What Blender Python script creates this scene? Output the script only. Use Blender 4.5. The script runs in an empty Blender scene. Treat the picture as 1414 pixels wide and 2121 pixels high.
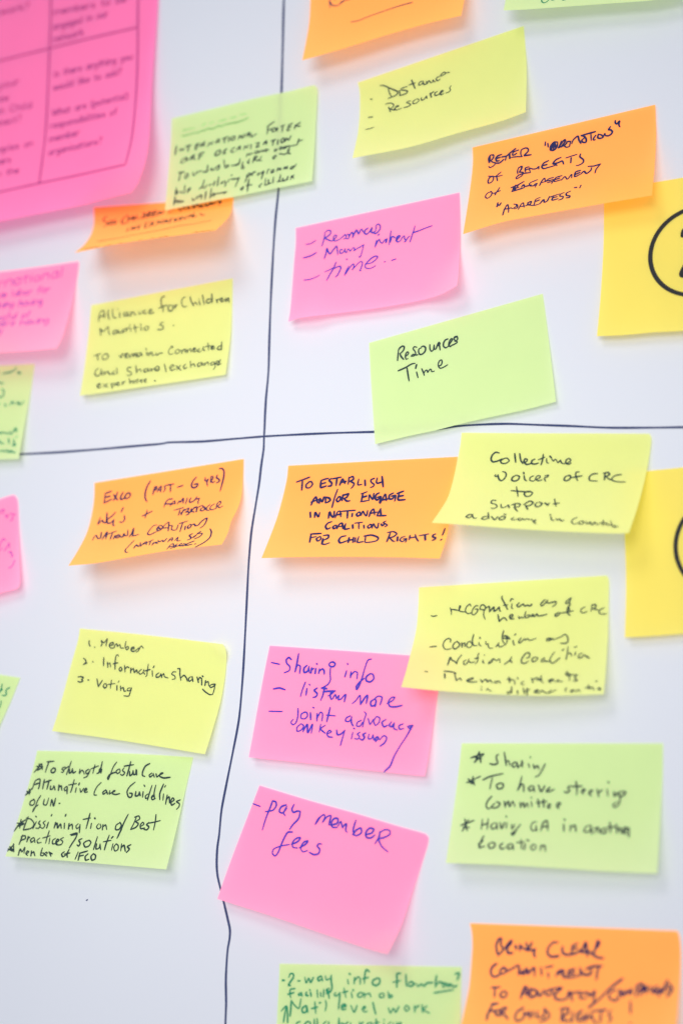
import bpy, math, random
from mathutils import Vector, Matrix
from mathutils.bvhtree import BVHTree

random.seed(11)
scene = bpy.context.scene
COL = scene.collection
PI = math.pi

# ------------------------------------------------------------------ camera
# board frame: x right, y up, z out of the board (metres); world = (x, -z, y + EYE)
EYE = 1.45
F_PX, CX, CY = 3200.0, 707.0, 1060.5
RM = Matrix(((0.89450238, 0.06855527, -0.44177559),
             (0.05775227, 0.96217307, 0.26624735),
             (0.44331723, -0.26367243, 0.85670688)))
CAMB = Vector((0.46369236, -0.28085423, 0.89373101))

def W(p):
    return Vector((p[0], -p[2], p[1] + EYE))

def ray(x, y):
    return RM.transposed() @ Vector(((x - CX) / F_PX, -(y - CY) / F_PX, -1.0))

def at(x, y, z=0.0):
    """photo position -> point of the plane lying z metres in front of the board"""
    d = ray(x, y)
    return CAMB + d * ((z - CAMB.z) / d.z)

cam = bpy.data.cameras.new('camera')
cam.sensor_fit = 'VERTICAL'
cam.sensor_height = 36.0
cam.sensor_width = 24.0
cam.lens = F_PX / 2121.0 * 36.0
cam.clip_start, cam.clip_end = 0.02, 60.0
cam.dof.use_dof = True
cam.dof.focus_distance = 1.036
cam.dof.aperture_fstop = 2.75
co = bpy.data.objects.new('camera', cam)
COL.objects.link(co)
m = Matrix.Identity(4)
for k in range(3):
    a = RM[k]
    w = Vector((a[0], -a[2], a[1]))
    for j in range(3):
        m[j][k] = w[j]
wc = W(CAMB)
for j in range(3):
    m[j][3] = wc[j]
co.matrix_world = m
scene.camera = co

# ------------------------------------------------------------------ light
world = bpy.data.worlds.new('World')
scene.world = world
world.use_nodes = True
bg = world.node_tree.nodes['Background']
bg.inputs['Color'].default_value = (0.82, 0.875, 1.0, 1)
bg.inputs['Strength'].default_value = 0.595

def lamp(name, pos, target, energy, radius, angle, blend, col):
    l = bpy.data.lights.new(name, 'SPOT')
    l.energy = energy
    l.shadow_soft_size = radius
    l.spot_size = math.radians(angle)
    l.spot_blend = blend
    l.color = col
    o = bpy.data.objects.new(name, l)
    COL.objects.link(o)
    o.location = W(pos)
    o.rotation_euler = (W(target) - W(pos)).to_track_quat('-Z', 'Y').to_euler()
    return o
lamp('ceiling_lamp', (-0.32, 1.10, 1.50), (-0.06, 0.0, 0), 36.0, 0.45, 33, 0.45, (1.0, 0.985, 0.985))
lamp('front_vignette_fill', (0.34, 0.05, 1.60), (-0.045, 0.0, 0), 39.0, 0.40, 36.5, 0.32, (0.985, 0.985, 1.0))  # added unseen fill; its cone edge darkens the corners like lens vignetting

scene.view_settings.view_transform = 'Standard'
scene.view_settings.look = 'None'
scene.view_settings.exposure = 0.0
scene.view_settings.gamma = 1.0
scene.view_settings.use_curve_mapping = False
scene.render.engine = 'CYCLES'
scene.cycles.max_bounces = 8
scene.cycles.diffuse_bounces = 5
scene.cycles.transmission_bounces = 6

# ------------------------------------------------------------------ materials
def nodes_of(name):
    mt = bpy.data.materials.new(name)
    mt.use_nodes = True
    nt = mt.node_tree
    nt.nodes.clear()
    return mt, nt, nt.nodes, nt.links

def noise(nd, lk, scale, detail=3.0, rough=0.5):
    tc = nd.new('ShaderNodeTexCoord')
    n = nd.new('ShaderNodeTexNoise')
    n.inputs['Scale'].default_value = scale
    n.inputs['Detail'].default_value = detail
    n.inputs['Roughness'].default_value = rough
    lk.new(tc.outputs['Object'], n.inputs['Vector'])
    return n

def mixcol(nd, lk, fac, a, b):
    mx = nd.new('ShaderNodeMix')
    mx.data_type = 'RGBA'
    mx.inputs[6].default_value = (*a, 1)
    mx.inputs[7].default_value = (*b, 1)
    lk.new(fac, mx.inputs[0])
    return mx.outputs[2]

def paper(name, col, through):
    """matt fluorescent note paper: reflects col, lets some of the light behind it through"""
    mt, nt, nd, lk = nodes_of(name)
    out = nd.new('ShaderNodeOutputMaterial')
    n1 = noise(nd, lk, 38, 4)
    c = mixcol(nd, lk, n1.outputs['Fac'], tuple(v * 0.965 for v in col), tuple(min(v * 1.02, .97) for v in col))
    n2 = noise(nd, lk, 2200, 3)
    bp = nd.new('ShaderNodeBump')
    bp.inputs['Strength'].default_value = 0.10
    bp.inputs['Distance'].default_value = 0.0002
    lk.new(n2.outputs['Fac'], bp.inputs['Height'])
    df = nd.new('ShaderNodeBsdfDiffuse')
    df.inputs['Roughness'].default_value = 0.2
    tr = nd.new('ShaderNodeBsdfTranslucent')
    lk.new(c, df.inputs['Color'])
    lk.new(bp.outputs['Normal'], df.inputs['Normal'])
    tr.inputs['Color'].default_value = (*through, 1)
    ad = nd.new('ShaderNodeAddShader')
    lk.new(df.outputs[0], ad.inputs[0])
    lk.new(tr.outputs[0], ad.inputs[1])
    lk.new(ad.outputs[0], out.inputs['Surface'])
    return mt

def ink(name, col, col2=None, rough=0.55):
    mt, nt, nd, lk = nodes_of(name)
    out = nd.new('ShaderNodeOutputMaterial')
    n1 = noise(nd, lk, 260, 3, .6)
    col2 = col2 or tuple(min(v * 1.5 + .006, 1) for v in col)
    c = mixcol(nd, lk, n1.outputs['Fac'], col, col2)
    b = nd.new('ShaderNodeBsdfPrincipled')
    b.inputs['Roughness'].default_value = rough
    b.inputs['Specular IOR Level'].default_value = 0.12
    lk.new(c, b.inputs['Base Color'])
    lk.new(b.outputs[0], out.inputs['Surface'])
    return mt

def board_mat():
    mt, nt, nd, lk = nodes_of('white_board_paper')
    out = nd.new('ShaderNodeOutputMaterial')
    n1 = noise(nd, lk, 5.5, 3)
    c = mixcol(nd, lk, n1.outputs['Fac'], (0.845, 0.850, 0.880), (0.870, 0.872, 0.895))
    n2 = noise(nd, lk, 900, 3)
    bp = nd.new('ShaderNodeBump')
    bp.inputs['Strength'].default_value = 0.06
    bp.inputs['Distance'].default_value = 0.0003
    lk.new(n2.outputs['Fac'], bp.inputs['Height'])
    b = nd.new('ShaderNodeBsdfPrincipled')
    b.inputs['Roughness'].default_value = 0.6
    b.inputs['Specular IOR Level'].default_value = 0.2
    lk.new(c, b.inputs['Base Color'])
    lk.new(bp.outputs['Normal'], b.inputs['Normal'])
    lk.new(b.outputs[0], out.inputs['Surface'])
    return mt

PAPER = {
    'orange': paper('orange_paper', (0.83, 0.435, 0.120), (.72, .30, .08)),
    'yellow': paper('lemon_yellow_paper', (0.735, 0.755, 0.285), (.36, .37, .155)),
    'green': paper('pale_green_paper', (0.645, 0.750, 0.375), (.31, .37, .19)),
    'pink': paper('pink_paper', (0.85, 0.315, 0.465), (.68, .26, .35)),
    'gold': paper('golden_yellow_paper', (0.86, 0.735, 0.165), (.38, .32, .07)),
    'rose': paper('deep_pink_paper', (0.89, 0.235, 0.46), (.50, .16, .27)),
}
INK = {
    'navy': ink('navy_ink', (0.016, 0.016, 0.078), (0.042, 0.040, 0.150)),
    'brown': ink('brown_black_ink', (0.045, 0.018, 0.040), (0.10, 0.045, 0.06)),
    'dark': ink('dark_green_ink', (0.022, 0.045, 0.042), (0.050, 0.088, 0.080)),
    'violet': ink('violet_ink', (0.055, 0.040, 0.46), (0.105, 0.072, 0.62)),
    'purple': ink('purple_ink', (0.36, 0.085, 0.52), (0.48, 0.12, 0.58)),
    'green': ink('green_ink', (0.0, 0.27, 0.115), (0.04, 0.38, 0.19)),
    'faint': ink('faint_green_ink', (0.46, 0.70, 0.23), (0.52, 0.77, 0.28)),
    'leaf': ink('leaf_green_ink', (0.16, 0.42, 0.09), (0.22, 0.50, 0.12)),
    'line': ink('blue_black_marker', (0.034, 0.048, 0.120), (0.080, 0.100, 0.230)),
    'black': ink('printer_black', (0.028, 0.030, 0.030), (0.040, 0.042, 0.042)),
    'print': ink('printer_grey_on_pink', (0.52, 0.07, 0.28), (0.57, 0.085, 0.31)),
    'rule': ink('printer_rule_on_pink', (0.62, 0.085, 0.29), (0.66, 0.10, 0.32)),
}

# ------------------------------------------------------------------ mesh helpers
def link(name, me, mat, parent=None):
    o = bpy.data.objects.new(name, me)
    me.materials.append(mat)
    COL.objects.link(o)
    if parent is not None:
        o.parent = parent
    return o

def mesh(name, vs, fs, smooth=True):
    me = bpy.data.meshes.new(name)
    me.from_pydata([tuple(v) for v in vs], [], fs)
    if smooth:
        me.polygons.foreach_set('use_smooth', [True] * len(me.polygons))
    me.update()
    return me

def spline(pts, step):
    """Catmull-Rom through the points, sampled about every `step` units"""
    n = len(pts)
    if n == 1:
        return [pts[0], (pts[0][0] + step, pts[0][1])]
    if n == 2:
        a, b = pts
        k = max(2, int(math.hypot(b[0] - a[0], b[1] - a[1]) / step))
        return [(a[0] + (b[0] - a[0]) * i / k, a[1] + (b[1] - a[1]) * i / k) for i in range(k + 1)]
    P = [(2 * pts[0][0] - pts[1][0], 2 * pts[0][1] - pts[1][1])] + list(pts) + [(2 * pts[-1][0] - pts[-2][0], 2 * pts[-1][1] - pts[-2][1])]
    out = []
    for i in range(1, n):
        p0, p1, p2, p3 = P[i - 1], P[i], P[i + 1], P[i + 2]
        d1 = math.hypot(p2[0] - p1[0], p2[1] - p1[1])
        if d1 < 1e-6:
            continue
        d0 = max(math.hypot(p1[0] - p0[0], p1[1] - p0[1]), 1e-6)
        d2 = max(math.hypot(p3[0] - p2[0], p3[1] - p2[1]), 1e-6)
        a0, a1, a2 = d0 ** .5, d1 ** .5, d2 ** .5
        m1, m2 = [], []
        for q in (0, 1):
            m1.append(a1 * ((p1[q] - p0[q]) / a0 - (p2[q] - p0[q]) / (a0 + a1) + (p2[q] - p1[q]) / a1) * .85)
            m2.append(a1 * ((p2[q] - p1[q]) / a1 - (p3[q] - p1[q]) / (a1 + a2) + (p3[q] - p2[q]) / a2) * .85)
        k = max(2, int(d1 / step))
        for j in range(k):
            t = j / k
            h00, h10, h01, h11 = 2*t**3 - 3*t*t + 1, t**3 - 2*t*t + t, -2*t**3 + 3*t*t, t**3 - t*t
            out.append(tuple(h00 * p1[q] + h10 * m1[q] + h01 * p2[q] + h11 * m2[q] for q in (0, 1)))
    out.append(tuple(pts[-1]))
    return out

class Edge:
    """outline edge of a sheet as a smooth curve, evaluated by relative length"""
    def __init__(s, pts):
        s.p = spline(pts, 4.0)
        s.l = [0.0]
        for a, b in zip(s.p, s.p[1:]):
            s.l.append(s.l[-1] + math.hypot(b[0] - a[0], b[1] - a[1]))
    def __call__(s, t):
        d = t * s.l[-1]
        i = 0
        while i < len(s.l) - 2 and s.l[i + 1] < d:
            i += 1
        f = (d - s.l[i]) / max(s.l[i + 1] - s.l[i], 1e-9)
        a, b = s.p[i], s.p[i + 1]
        return (a[0] + (b[0] - a[0]) * f, a[1] + (b[1] - a[1]) * f)

class Surface:
    """what gets written on: bvh in board coordinates"""
    def __init__(s, vs, fs):
        s.bvh = BVHTree.FromPolygons([tuple(v) for v in vs], fs)
    def hit(s, x, y):
        d = ray(x, y).normalized()
        h = s.bvh.ray_cast(CAMB, d)
        if h[0] is None:
            return None
        n = h[1]
        if n.dot(d) > 0:
            n = -n
        return h[0], n

class Flat:
    def hit(s, x, y):
        return at(x, y, 0.0), Vector((0, 0, 1))

LIFT = [0]
def ribbons(surf, strokes, width, origin, press=0.16, lift=0.00013, step=1.4):
    """pen strokes (photo coordinates) laid on a surface; width in photo pixels"""
    vs, fs = [], []
    for st in strokes:
        w0 = width
        if isinstance(st, dict):
            w0 = st['w']; st = st['p']
        pts = spline(st, step)
        hits = []
        for p in pts:
            h = surf.hit(*p)
            if h is None:
                if len(hits) > 1:
                    lay(hits, w0, vs, fs, origin, press, lift)
                hits = []
            else:
                hits.append(h)
        if len(hits) > 1:
            lay(hits, w0, vs, fs, origin, press, lift)
    return vs, fs

def lay(hits, width, vs, fs, origin, press, lift):
    LIFT[0] = (LIFT[0] + 1) % 14
    up = lift + LIFT[0] * 0.000005
    n = len(hits)
    ph = random.uniform(0, 6.28); fq = random.uniform(.05, .13)
    rows = []
    for i in range(n):
        p, nm = hits[i]
        t = hits[min(i + 1, n - 1)][0] - hits[max(i - 1, 0)][0]
        if t.length < 1e-9:
            t = Vector((1e-6, 0, 0))
        side = nm.cross(t).normalized()
        mm = width * (CAMB - p).length / F_PX * 0.5
        mm *= 1 + press * math.sin(ph + fq * i)
        if n > 8:
            mm *= min(1.0, .78 + .22 * min(i, n - 1 - i) / 4)
        rows.append((p, nm, side, mm, t.normalized()))
    b = len(vs)
    for p, nm, side, mm, t in rows:
        c = p + nm * up - origin
        vs.append(c - side * mm); vs.append(c + side * mm)
    for i in range(n - 1):
        a = b + 2 * i
        fs.append((a, a + 1, a + 3, a + 2))
    for end, sg in ((0, -1), (n - 1, 1)):       # rounded pen ends
        p, nm, side, mm, t = rows[end]
        c = p + nm * up - origin
        k0 = len(vs)
        for k in range(1, 4):
            a = PI * k / 4
            vs.append(c - side * mm * math.cos(a) + t * sg * mm * math.sin(a))
        e = b + 2 * end
        fs.append((e, k0, k0 + 1, k0 + 2, e + 1))

def to_obj(vs):
    """board-frame offsets -> object axes of the world"""
    return [(v[0], -v[2], v[1]) for v in vs]

# ------------------------------------------------------------------ single-stroke letters for print and small blurred words
GL = {
'A': (7, '0,0 3.5,10 7,0|1.2,3.6 5.8,3.6'), 'B': (6, '0,0 0,10 4,9.8 5.4,7.8 4,5.4 0,5.2|4,5.4 6,3.4 5,.6 0,0'),
'C': (6.5, '6.2,8.8 3.4,10 .6,7.6 .2,3.6 2.6,.2 6.2,1.2'), 'D': (6.5, '0,0 0,10 4,9.4 6.4,6 5.6,2 3,.2 0,0'),
'E': (5.5, '5.5,10 0,10 0,0 5.6,0|0,5.2 4.4,5.2'), 'F': (5.5, '5.5,10 0,10 0,0|0,5.2 4.4,5.2'),
'G': (7, '6.4,8.6 3.4,10 .6,7.4 .4,3 3,.1 6.4,1.4 6.6,4.6 4,4.6'), 'H': (6.5, '0,10 0,0|6.5,10 6.5,0|0,5.2 6.5,5.2'),
'I': (1.5, '.8,10 .8,0'), 'L': (5, '0,10 0,0 5,0'), 'M': (8, '0,0 .8,10 4,3.6 7.2,10 8,0'), 'N': (7, '0,0 0,10 7,0 7,10'),
'O': (7, '3.5,10 .6,7.8 .4,3 3.4,0 6.4,2.6 6.6,7.2 3.8,10'), 'R': (6.3, '0,0 0,10 4,9.8 5.6,7.6 4,5.2 0,5|3,5 6.3,0'),
'S': (6, '5.8,8.8 3.2,10 .6,8 2.8,5.4 5.6,3.2 3.8,.2 .2,1.2'), 'T': (6.5, '0,10 6.5,10|3.2,10 3.2,0'),
'V': (7, '0,10 3.5,0 7,10'), 'W': (10, '0,10 2.5,0 5,8 7.5,0 10,10'), 'Z': (6, '0,10 6,10 0,0 6,0'),
'a': (5, '4.6,6 1.6,6 .2,2.8 1.6,0 4.4,1.6 4.6,6|4.6,6 4.9,0'), 'b': (5, '0,10 0,0|0,3 2.2,6 4.8,4.6 4.6,1 2,0 0,1'),
'c': (4.5, '4.4,5.2 2,6 .2,3 1.8,0 4.4,.8'), 'd': (5, '4.8,10 4.8,0|4.8,4.6 2.4,6 .2,3.2 1.8,0 4.8,1.6'),
'e': (4.8, '.4,3 4.6,3.4 3.4,6 1,5.2 .2,2.4 2,0 4.6,1'), 'f': (4, '4.2,9.4 2.6,10 1.6,7.6 1.6,0|0,5.8 3.6,5.8'),
'g': (5, '4.6,5.6 1.6,6 .2,3 1.8,.4 4.6,2|4.6,6 4.6,-2 2.4,-3.8 .4,-2.8'), 'h': (5, '0,10 0,0|0,3.4 2.6,6 4.6,4.8 4.8,0'),
'i': (1.5, '.8,6 .8,0|.8,8.4 .9,8.7'), 'k': (4.6, '0,10 0,0|4.2,6 0,2.6|1.6,3.8 4.6,0'), 'l': (1.5, '.8,10 .8,0'),
'm': (8, '0,6 0,0|0,3.6 2,6 3.8,4.8 4,0|4,3.6 6,6 7.8,4.8 8,0'), 'n': (5, '0,6 0,0|0,3.6 2.6,6 4.6,4.8 4.8,0'),
'o': (5, '2.5,6 .3,4 .8,.6 3.4,.2 4.8,3 3.4,5.8 2.4,6'), 'p': (5, '0,6 0,-4|0,4 2.4,6 4.8,4 3.8,.4 1.4,.2 0,1.6'),
'r': (3.6, '0,6 0,0|0,3.4 1.8,5.8 3.6,5.8'), 's': (4.2, '4,5.2 1.8,6 .4,4.6 3.4,2.6 3.8,.8 1.8,0 .2,.8'),
't': (3.4, '1.4,8.6 1.4,1 3.2,0|0,5.9 3.2,5.9'), 'u': (5, '0,6 .2,1.6 2,0 4.6,2.2|4.8,6 4.8,0'),
'v': (4.8, '0,6 2.4,0 4.8,6'), 'w': (7, '0,6 1.8,0 3.6,5 5.2,0 7,6'), 'x': (4.6, '0,6 4.6,0|4.6,6 0,0'),
'y': (4.8, '0,6 2.4,.4|4.8,6 1.6,-4 0,-3.6'), "'": (1.2, '.8,10 .3,8'), '?': (4.6, '.2,8.6 2.4,10 4.4,8 2.4,5 2.3,3|2.3,.4 2.4,0'),
'(': (2.6, '2.4,10.5 .4,6 .8,1 2.4,-2'), ')': (2.6, '.2,10.5 2.2,6 1.8,1 .2,-2'), '/': (4, '0,-1 4,10'), '.': (1.4, '.5,.2 .8,.2'), ' ': (4, ''),
}
def written(text, x0, y0, x1, y1, h, slant=0.1, jit=0.5, gap=1.6):
    """letters run from (x0,y0) to (x1,y1), h tall"""
    tot = sum(GL[c][0] + gap for c in text) - gap
    L = math.hypot(x1 - x0, y1 - y0)
    ux, uy = (x1 - x0) / L, (y1 - y0) / L
    s = L / tot
    out, cur = [], 0.0
    for c in text:
        wd, st = GL[c]
        hh = h / 10 * random.uniform(1 - .1 * jit, 1 + .1 * jit)
        dy = random.uniform(-.4, .4) * jit
        sl = slant + random.uniform(-.08, .08) * jit
        if st:
            for k in st.split('|'):
                pts = []
                for q in k.split():
                    a, b = map(float, q.split(','))
                    a += random.uniform(-.35, .35) * jit; b += random.uniform(-.35, .35) * jit + dy
                    px = (cur + a) * s + b * hh * sl
                    pts.append((x0 + ux * px, y0 + uy * px - b * hh))
                out.append(pts)
        cur += wd + gap
    return out

def traced(txt, o, s):
    """'x,y x,y|x,y ...' in an enlarged crop of origin o and scale s"""
    out = []
    for st in txt.replace('\n', ' ').split('|'):
        pts = [tuple(map(float, q.split(','))) for q in st.split() if ',' in q]
        if pts:
            out.append([(o[0] + x / s, o[1] + y / s) for x, y in pts])
    return out

# ------------------------------------------------------------------ the sheets
def make_sheet(name, label, cat, paper_mat, L, R, T=None, B=None, z0=0.0006, zl=.005, zr=.005, power=1.8,
               bumps=(), group='sticky notes on the board', nu=36, nv=28, start=.17, wave=.0003, res=None):
    """L and R: left and right outline from top to bottom; T and B: top and bottom outline from left to right"""
    eL, eR = Edge(L), Edge(R)
    eT = Edge(T or [L[0], R[0]]); eB = Edge(B or [L[-1], R[-1]])
    p00, p10, p01, p11 = eL(0), eR(0), eL(1), eR(1)
    r = random.Random(label)
    k1, k2, k3 = r.uniform(0, 6), r.uniform(0, 6), r.uniform(3, 6)
    vb = []
    for j in range(nv + 1):
        v = j / nv
        for i in range(nu + 1):
            u = i / nu
            a, b, c, d = eT(u), eB(u), eL(v), eR(v)
            q = []
            for k in (0, 1):
                q.append((1 - v) * a[k] + v * b[k] + (1 - u) * c[k] + u * d[k]
                         - ((1 - u) * (1 - v) * p00[k] + u * (1 - v) * p10[k] + (1 - u) * v * p01[k] + u * v * p11[k]))
            pr = max(0.0, (v - start) / (1 - start)) ** power
            z = z0 + (zl * (1 - u) + zr * u) * pr
            z += wave * v * (math.sin(k3 * u + k1) + .6 * math.sin(5 * v + 2.3 * k3 * u + k2)) + wave * v * 1.2
            for (bu, bv, amp, rad) in bumps:
                dd = ((u - bu) ** 2 * 2.8 + (v - bv) ** 2) / rad ** 2
                if dd < 1:
                    z += amp * (1 - dd) ** 2
            vb.append(at(q[0], q[1], z))
    fs = []
    for j in range(nv):
        for i in range(nu):
            a = j * (nu + 1) + i
            fs.append((a, a + nu + 1, a + nu + 2, a + 1))
    org = at(*eT(.5), z0)
    me = mesh(name, to_obj([v - org for v in vb]), fs)
    o = link(name, me, paper_mat)
    o.location = W(org)
    o['label'] = label; o['category'] = cat
    if group:
        o['group'] = group
    return o, Surface(vb, fs), org

def write_on(sheet, strokes, width, mat, part='handwriting', press=.16, label=None, lift=.00013, step=1.4):
    o, surf, org = sheet
    vs, fs = ribbons(surf, strokes, width, org, press, lift, step)
    if not vs:
        return None
    h = link(part, mesh(part, to_obj(vs), fs, smooth=False), mat, o)
    if label:
        h['label'] = label
    return h

def write_lines(sheet, lines, o, s, width, mat):
    """one child per written line"""
    for ln in lines:
        write_on(sheet, traced(ln, o, s), width / s, mat)

def write_parts(sheet, lines, width, mat):
    """one child per written line; each line is traced from one or more crops (origin, scale, strokes); width in photo pixels"""
    for ln in lines:
        st = []
        for o, s, txt in ln:
            st += traced(txt, o, s)
        write_on(sheet, st, width, mat)

# ================================================================== the board
bw = bpy.data.meshes.new('whiteboard')
X0, X1, Y0, Y1, D = -1.25, 1.15, -0.95, 1.05, 0.018
bv = [(x, -z, y) for z in (0.0, -D) for x, y in ((X0, Y0), (X1, Y0), (X1, Y1), (X0, Y1))]
bw.from_pydata(bv, [], [(0, 1, 2, 3), (7, 6, 5, 4), (0, 4, 5, 1), (1, 5, 6, 2), (2, 6, 7, 3), (3, 7, 4, 0)])
board = link('whiteboard', bw, board_mat())
board.location = (0, 0, EYE)
board['kind'] = 'structure'
board['label'] = 'smooth white board covered with sticky notes and two hand drawn crossing lines'
BOARD = (board, Flat(), Vector((0, 0, 0)))

write_on(BOARD, [[(592, -60), (588, 0), (585.5, 100), (583, 190), (580, 300), (577, 390), (571, 450), (566, 520), (561, 620), (558, 700), (556, 770),
                  (551, 825), (549, 860), (548, 885), (547, 905), (546, 930), (541, 965), (537, 1000), (529, 1050), (521, 1100), (515, 1170),
                  (511, 1250), (507, 1330), (503, 1400), (495, 1490), (482, 1560), (468, 1630), (459, 1678), (454, 1730), (450.5, 1755), (449, 1790), (451, 1815),
                  (458, 1845), (464, 1870), (471, 1900), (476.5, 1927), (475.5, 1945), (472, 1965), (469.5, 1995), (468, 2030), (468.5, 2080), (467, 2121), (466, 2190)]],
         5.0, INK['line'], 'drawn_line', .10, 'long wavering vertical marker line', .00006, 2.0)
write_on(BOARD, [[(-60, 944), (40, 941), (120, 937), (200, 931), (280, 924), (340, 918.5), (345, 917), (420, 914.5), (480, 909.5), (546, 904)],
                 [(546, 904), (620, 900), (690, 897), (760, 895), (830, 893), (900, 889), (945, 883), (985, 880), (1050, 878), (1110, 880), (1180, 882.5), (1260, 886), (1340, 886), (1414, 885), (1500, 884)]],
         4.6, INK['line'], 'drawn_line', .10, 'hand drawn horizontal marker line', .00012, 2.0)
write_on(BOARD, [[(179.5, 1865), (182, 1863.5)]], 2.0, INK['line'], 'ink_speck')

# ================================================================== top left: the printed pink sheet
s = make_sheet('printed_sheet', 'large pink printed sheet with a table of questions at upper left', 'paper sheet', PAPER['rose'],
               [(-330, -420), (-340, 0), (-350, 330), (-362, 540)],
               [(338, -380), (331, -120), (327.5, 0), (321, 90), (315, 168), (312, 230), (309, 288), (303, 330), (293, 362), (284, 384), (271.7, 399)],
               T=[(-330, -420), (338, -380)],
               B=[(-362, 540), (-180, 496), (0, 459), (90, 441), (168, 425.6), (230, 409), (271.7, 399)],
               zl=.020, zr=.017, power=2.2, start=.30, group=None, nu=40, nv=60, bumps=((1.0, 1.0, .012, .28),))
TO, TS = (0, 0), 4.159
write_on(s, traced('440,-200 440,150 430,420|430,420 415,800 395,1150 365,1400 340,1585|1192,-200 1190,100 1188,240|1190,240 1185,600 1168,900 1135,1200 1082,1420|-300,590 0,525 220,470 430,418 800,325 1190,236|-300,1725 0,1655 340,1580 700,1505 1082,1418', TO, TS),
         4.6, INK['rule'], 'table_frame', .05)
for block in ((("members to be", (470, 130, 1085, 15)), ("engaged in our", (465, 258, 930, 140)), ("network", (465, 365, 720, 300))),
              (("is there anything you", (470, 665, 1140, 510)), ("would like to add?", (465, 780, 1050, 640))),
              (("What are (potential)", (452, 1000, 1105, 850)), ("responsibilities of", (440, 1112, 1010, 985)),
               ("member", (432, 1225, 685, 1165)), ("organisations?", (422, 1340, 880, 1235))),
              (("network?", (-130, 155, 255, 75)),),
              (("In your", (-130, 790, 165, 725)), ("view", (-60, 890, 75, 862)), ("are in Child", (-190, 1020, 275, 930)), ("Connect?", (-130, 1110, 185, 1045))),
              (("examples on", (-150, 1345, 285, 1255)), ("peers", (-70, 1430, 95, 1400)), ("in the", (-40, 1530, 165, 1490)))):
    pr = []
    for t, a in block:
        pr += written(t, a[0] / TS, a[1] / TS, a[2] / TS, a[3] / TS, 13.5, .04, 0.05, 2.0)
    write_on(s, pr, 2.9, INK['print'], 'printed_text', .05)

# ================================================================== the two number sheets at the right edge
def number_sheet(label, L, R, ring, numeral, **kw):
    s = make_sheet('number_sheet', label, 'paper sheet', PAPER['gold'], L, R, group='golden sheets with a circled number', **kw)
    a, b, c = (at(x, y) for x, y in ring)
    ax, ay, bx, by, cx, cy = a.x, a.y, b.x, b.y, c.x, c.y
    d = 2 * (ax * (by - cy) + bx * (cy - ay) + cx * (ay - by))
    ux = ((ax*ax + ay*ay) * (by - cy) + (bx*bx + by*by) * (cy - ay) + (cx*cx + cy*cy) * (ay - by)) / d
    uy = ((ax*ax + ay*ay) * (cx - bx) + (bx*bx + by*by) * (ax - cx) + (cx*cx + cy*cy) * (bx - ax)) / d
    rad = math.hypot(ax - ux, ay - uy) - .0013
    pts = []
    for k in range(97):
        g = 2 * PI * k / 96
        q = RM @ (Vector((ux + rad * math.cos(g), uy + rad * math.sin(g), 0)) - CAMB)
        pts.append((CX + F_PX * q.x / -q.z, CY - F_PX * q.y / -q.z))
    write_on(s, [pts], 9.3, INK['black'], 'printed_circle', 0.0)
    if numeral:
        write_on(s, [numeral], 13, INK['black'], 'printed_numeral', 0.0)
    return s
number_sheet('golden yellow sheet with a circled 2, behind the orange note about promotion',
             [(1251, 395), (1250, 422), (1248.9, 508), (1243, 610), (1235.3, 696.5)],
             [(1712, 318), (1712, 480), (1704, 655)],
             ((1341.7, 536.5), (1414, 434), (1414, 614)),
             [(1413, 488), (1418, 477), (1432, 471), (1446, 477), (1450, 492), (1443, 512), (1428, 536), (1412, 569), (1432, 567), (1456, 564)],
             B=[(1235.3, 696.5), (1290, 694), (1350, 688.5), (1414, 685), (1704, 655)], zl=.006, zr=.006, z0=.0004)
number_sheet('golden yellow sheet with a cut off circle, behind the collective voice note',
             [(1293, 984), (1293, 1104), (1295.4, 1180), (1295.6, 1230), (1293, 1320.5)],
             [(1752, 920), (1756, 1100), (1750, 1268)],
             ((1393.7, 1134), (1414, 1070), (1414, 1194)), None,
             T=[(1293, 984), (1339.8, 975.8), (1414, 968), (1752, 920)],
             B=[(1293, 1320.5), (1340, 1318), (1414, 1312.4), (1750, 1268)], zl=.005, zr=.005, z0=.0004)

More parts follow.
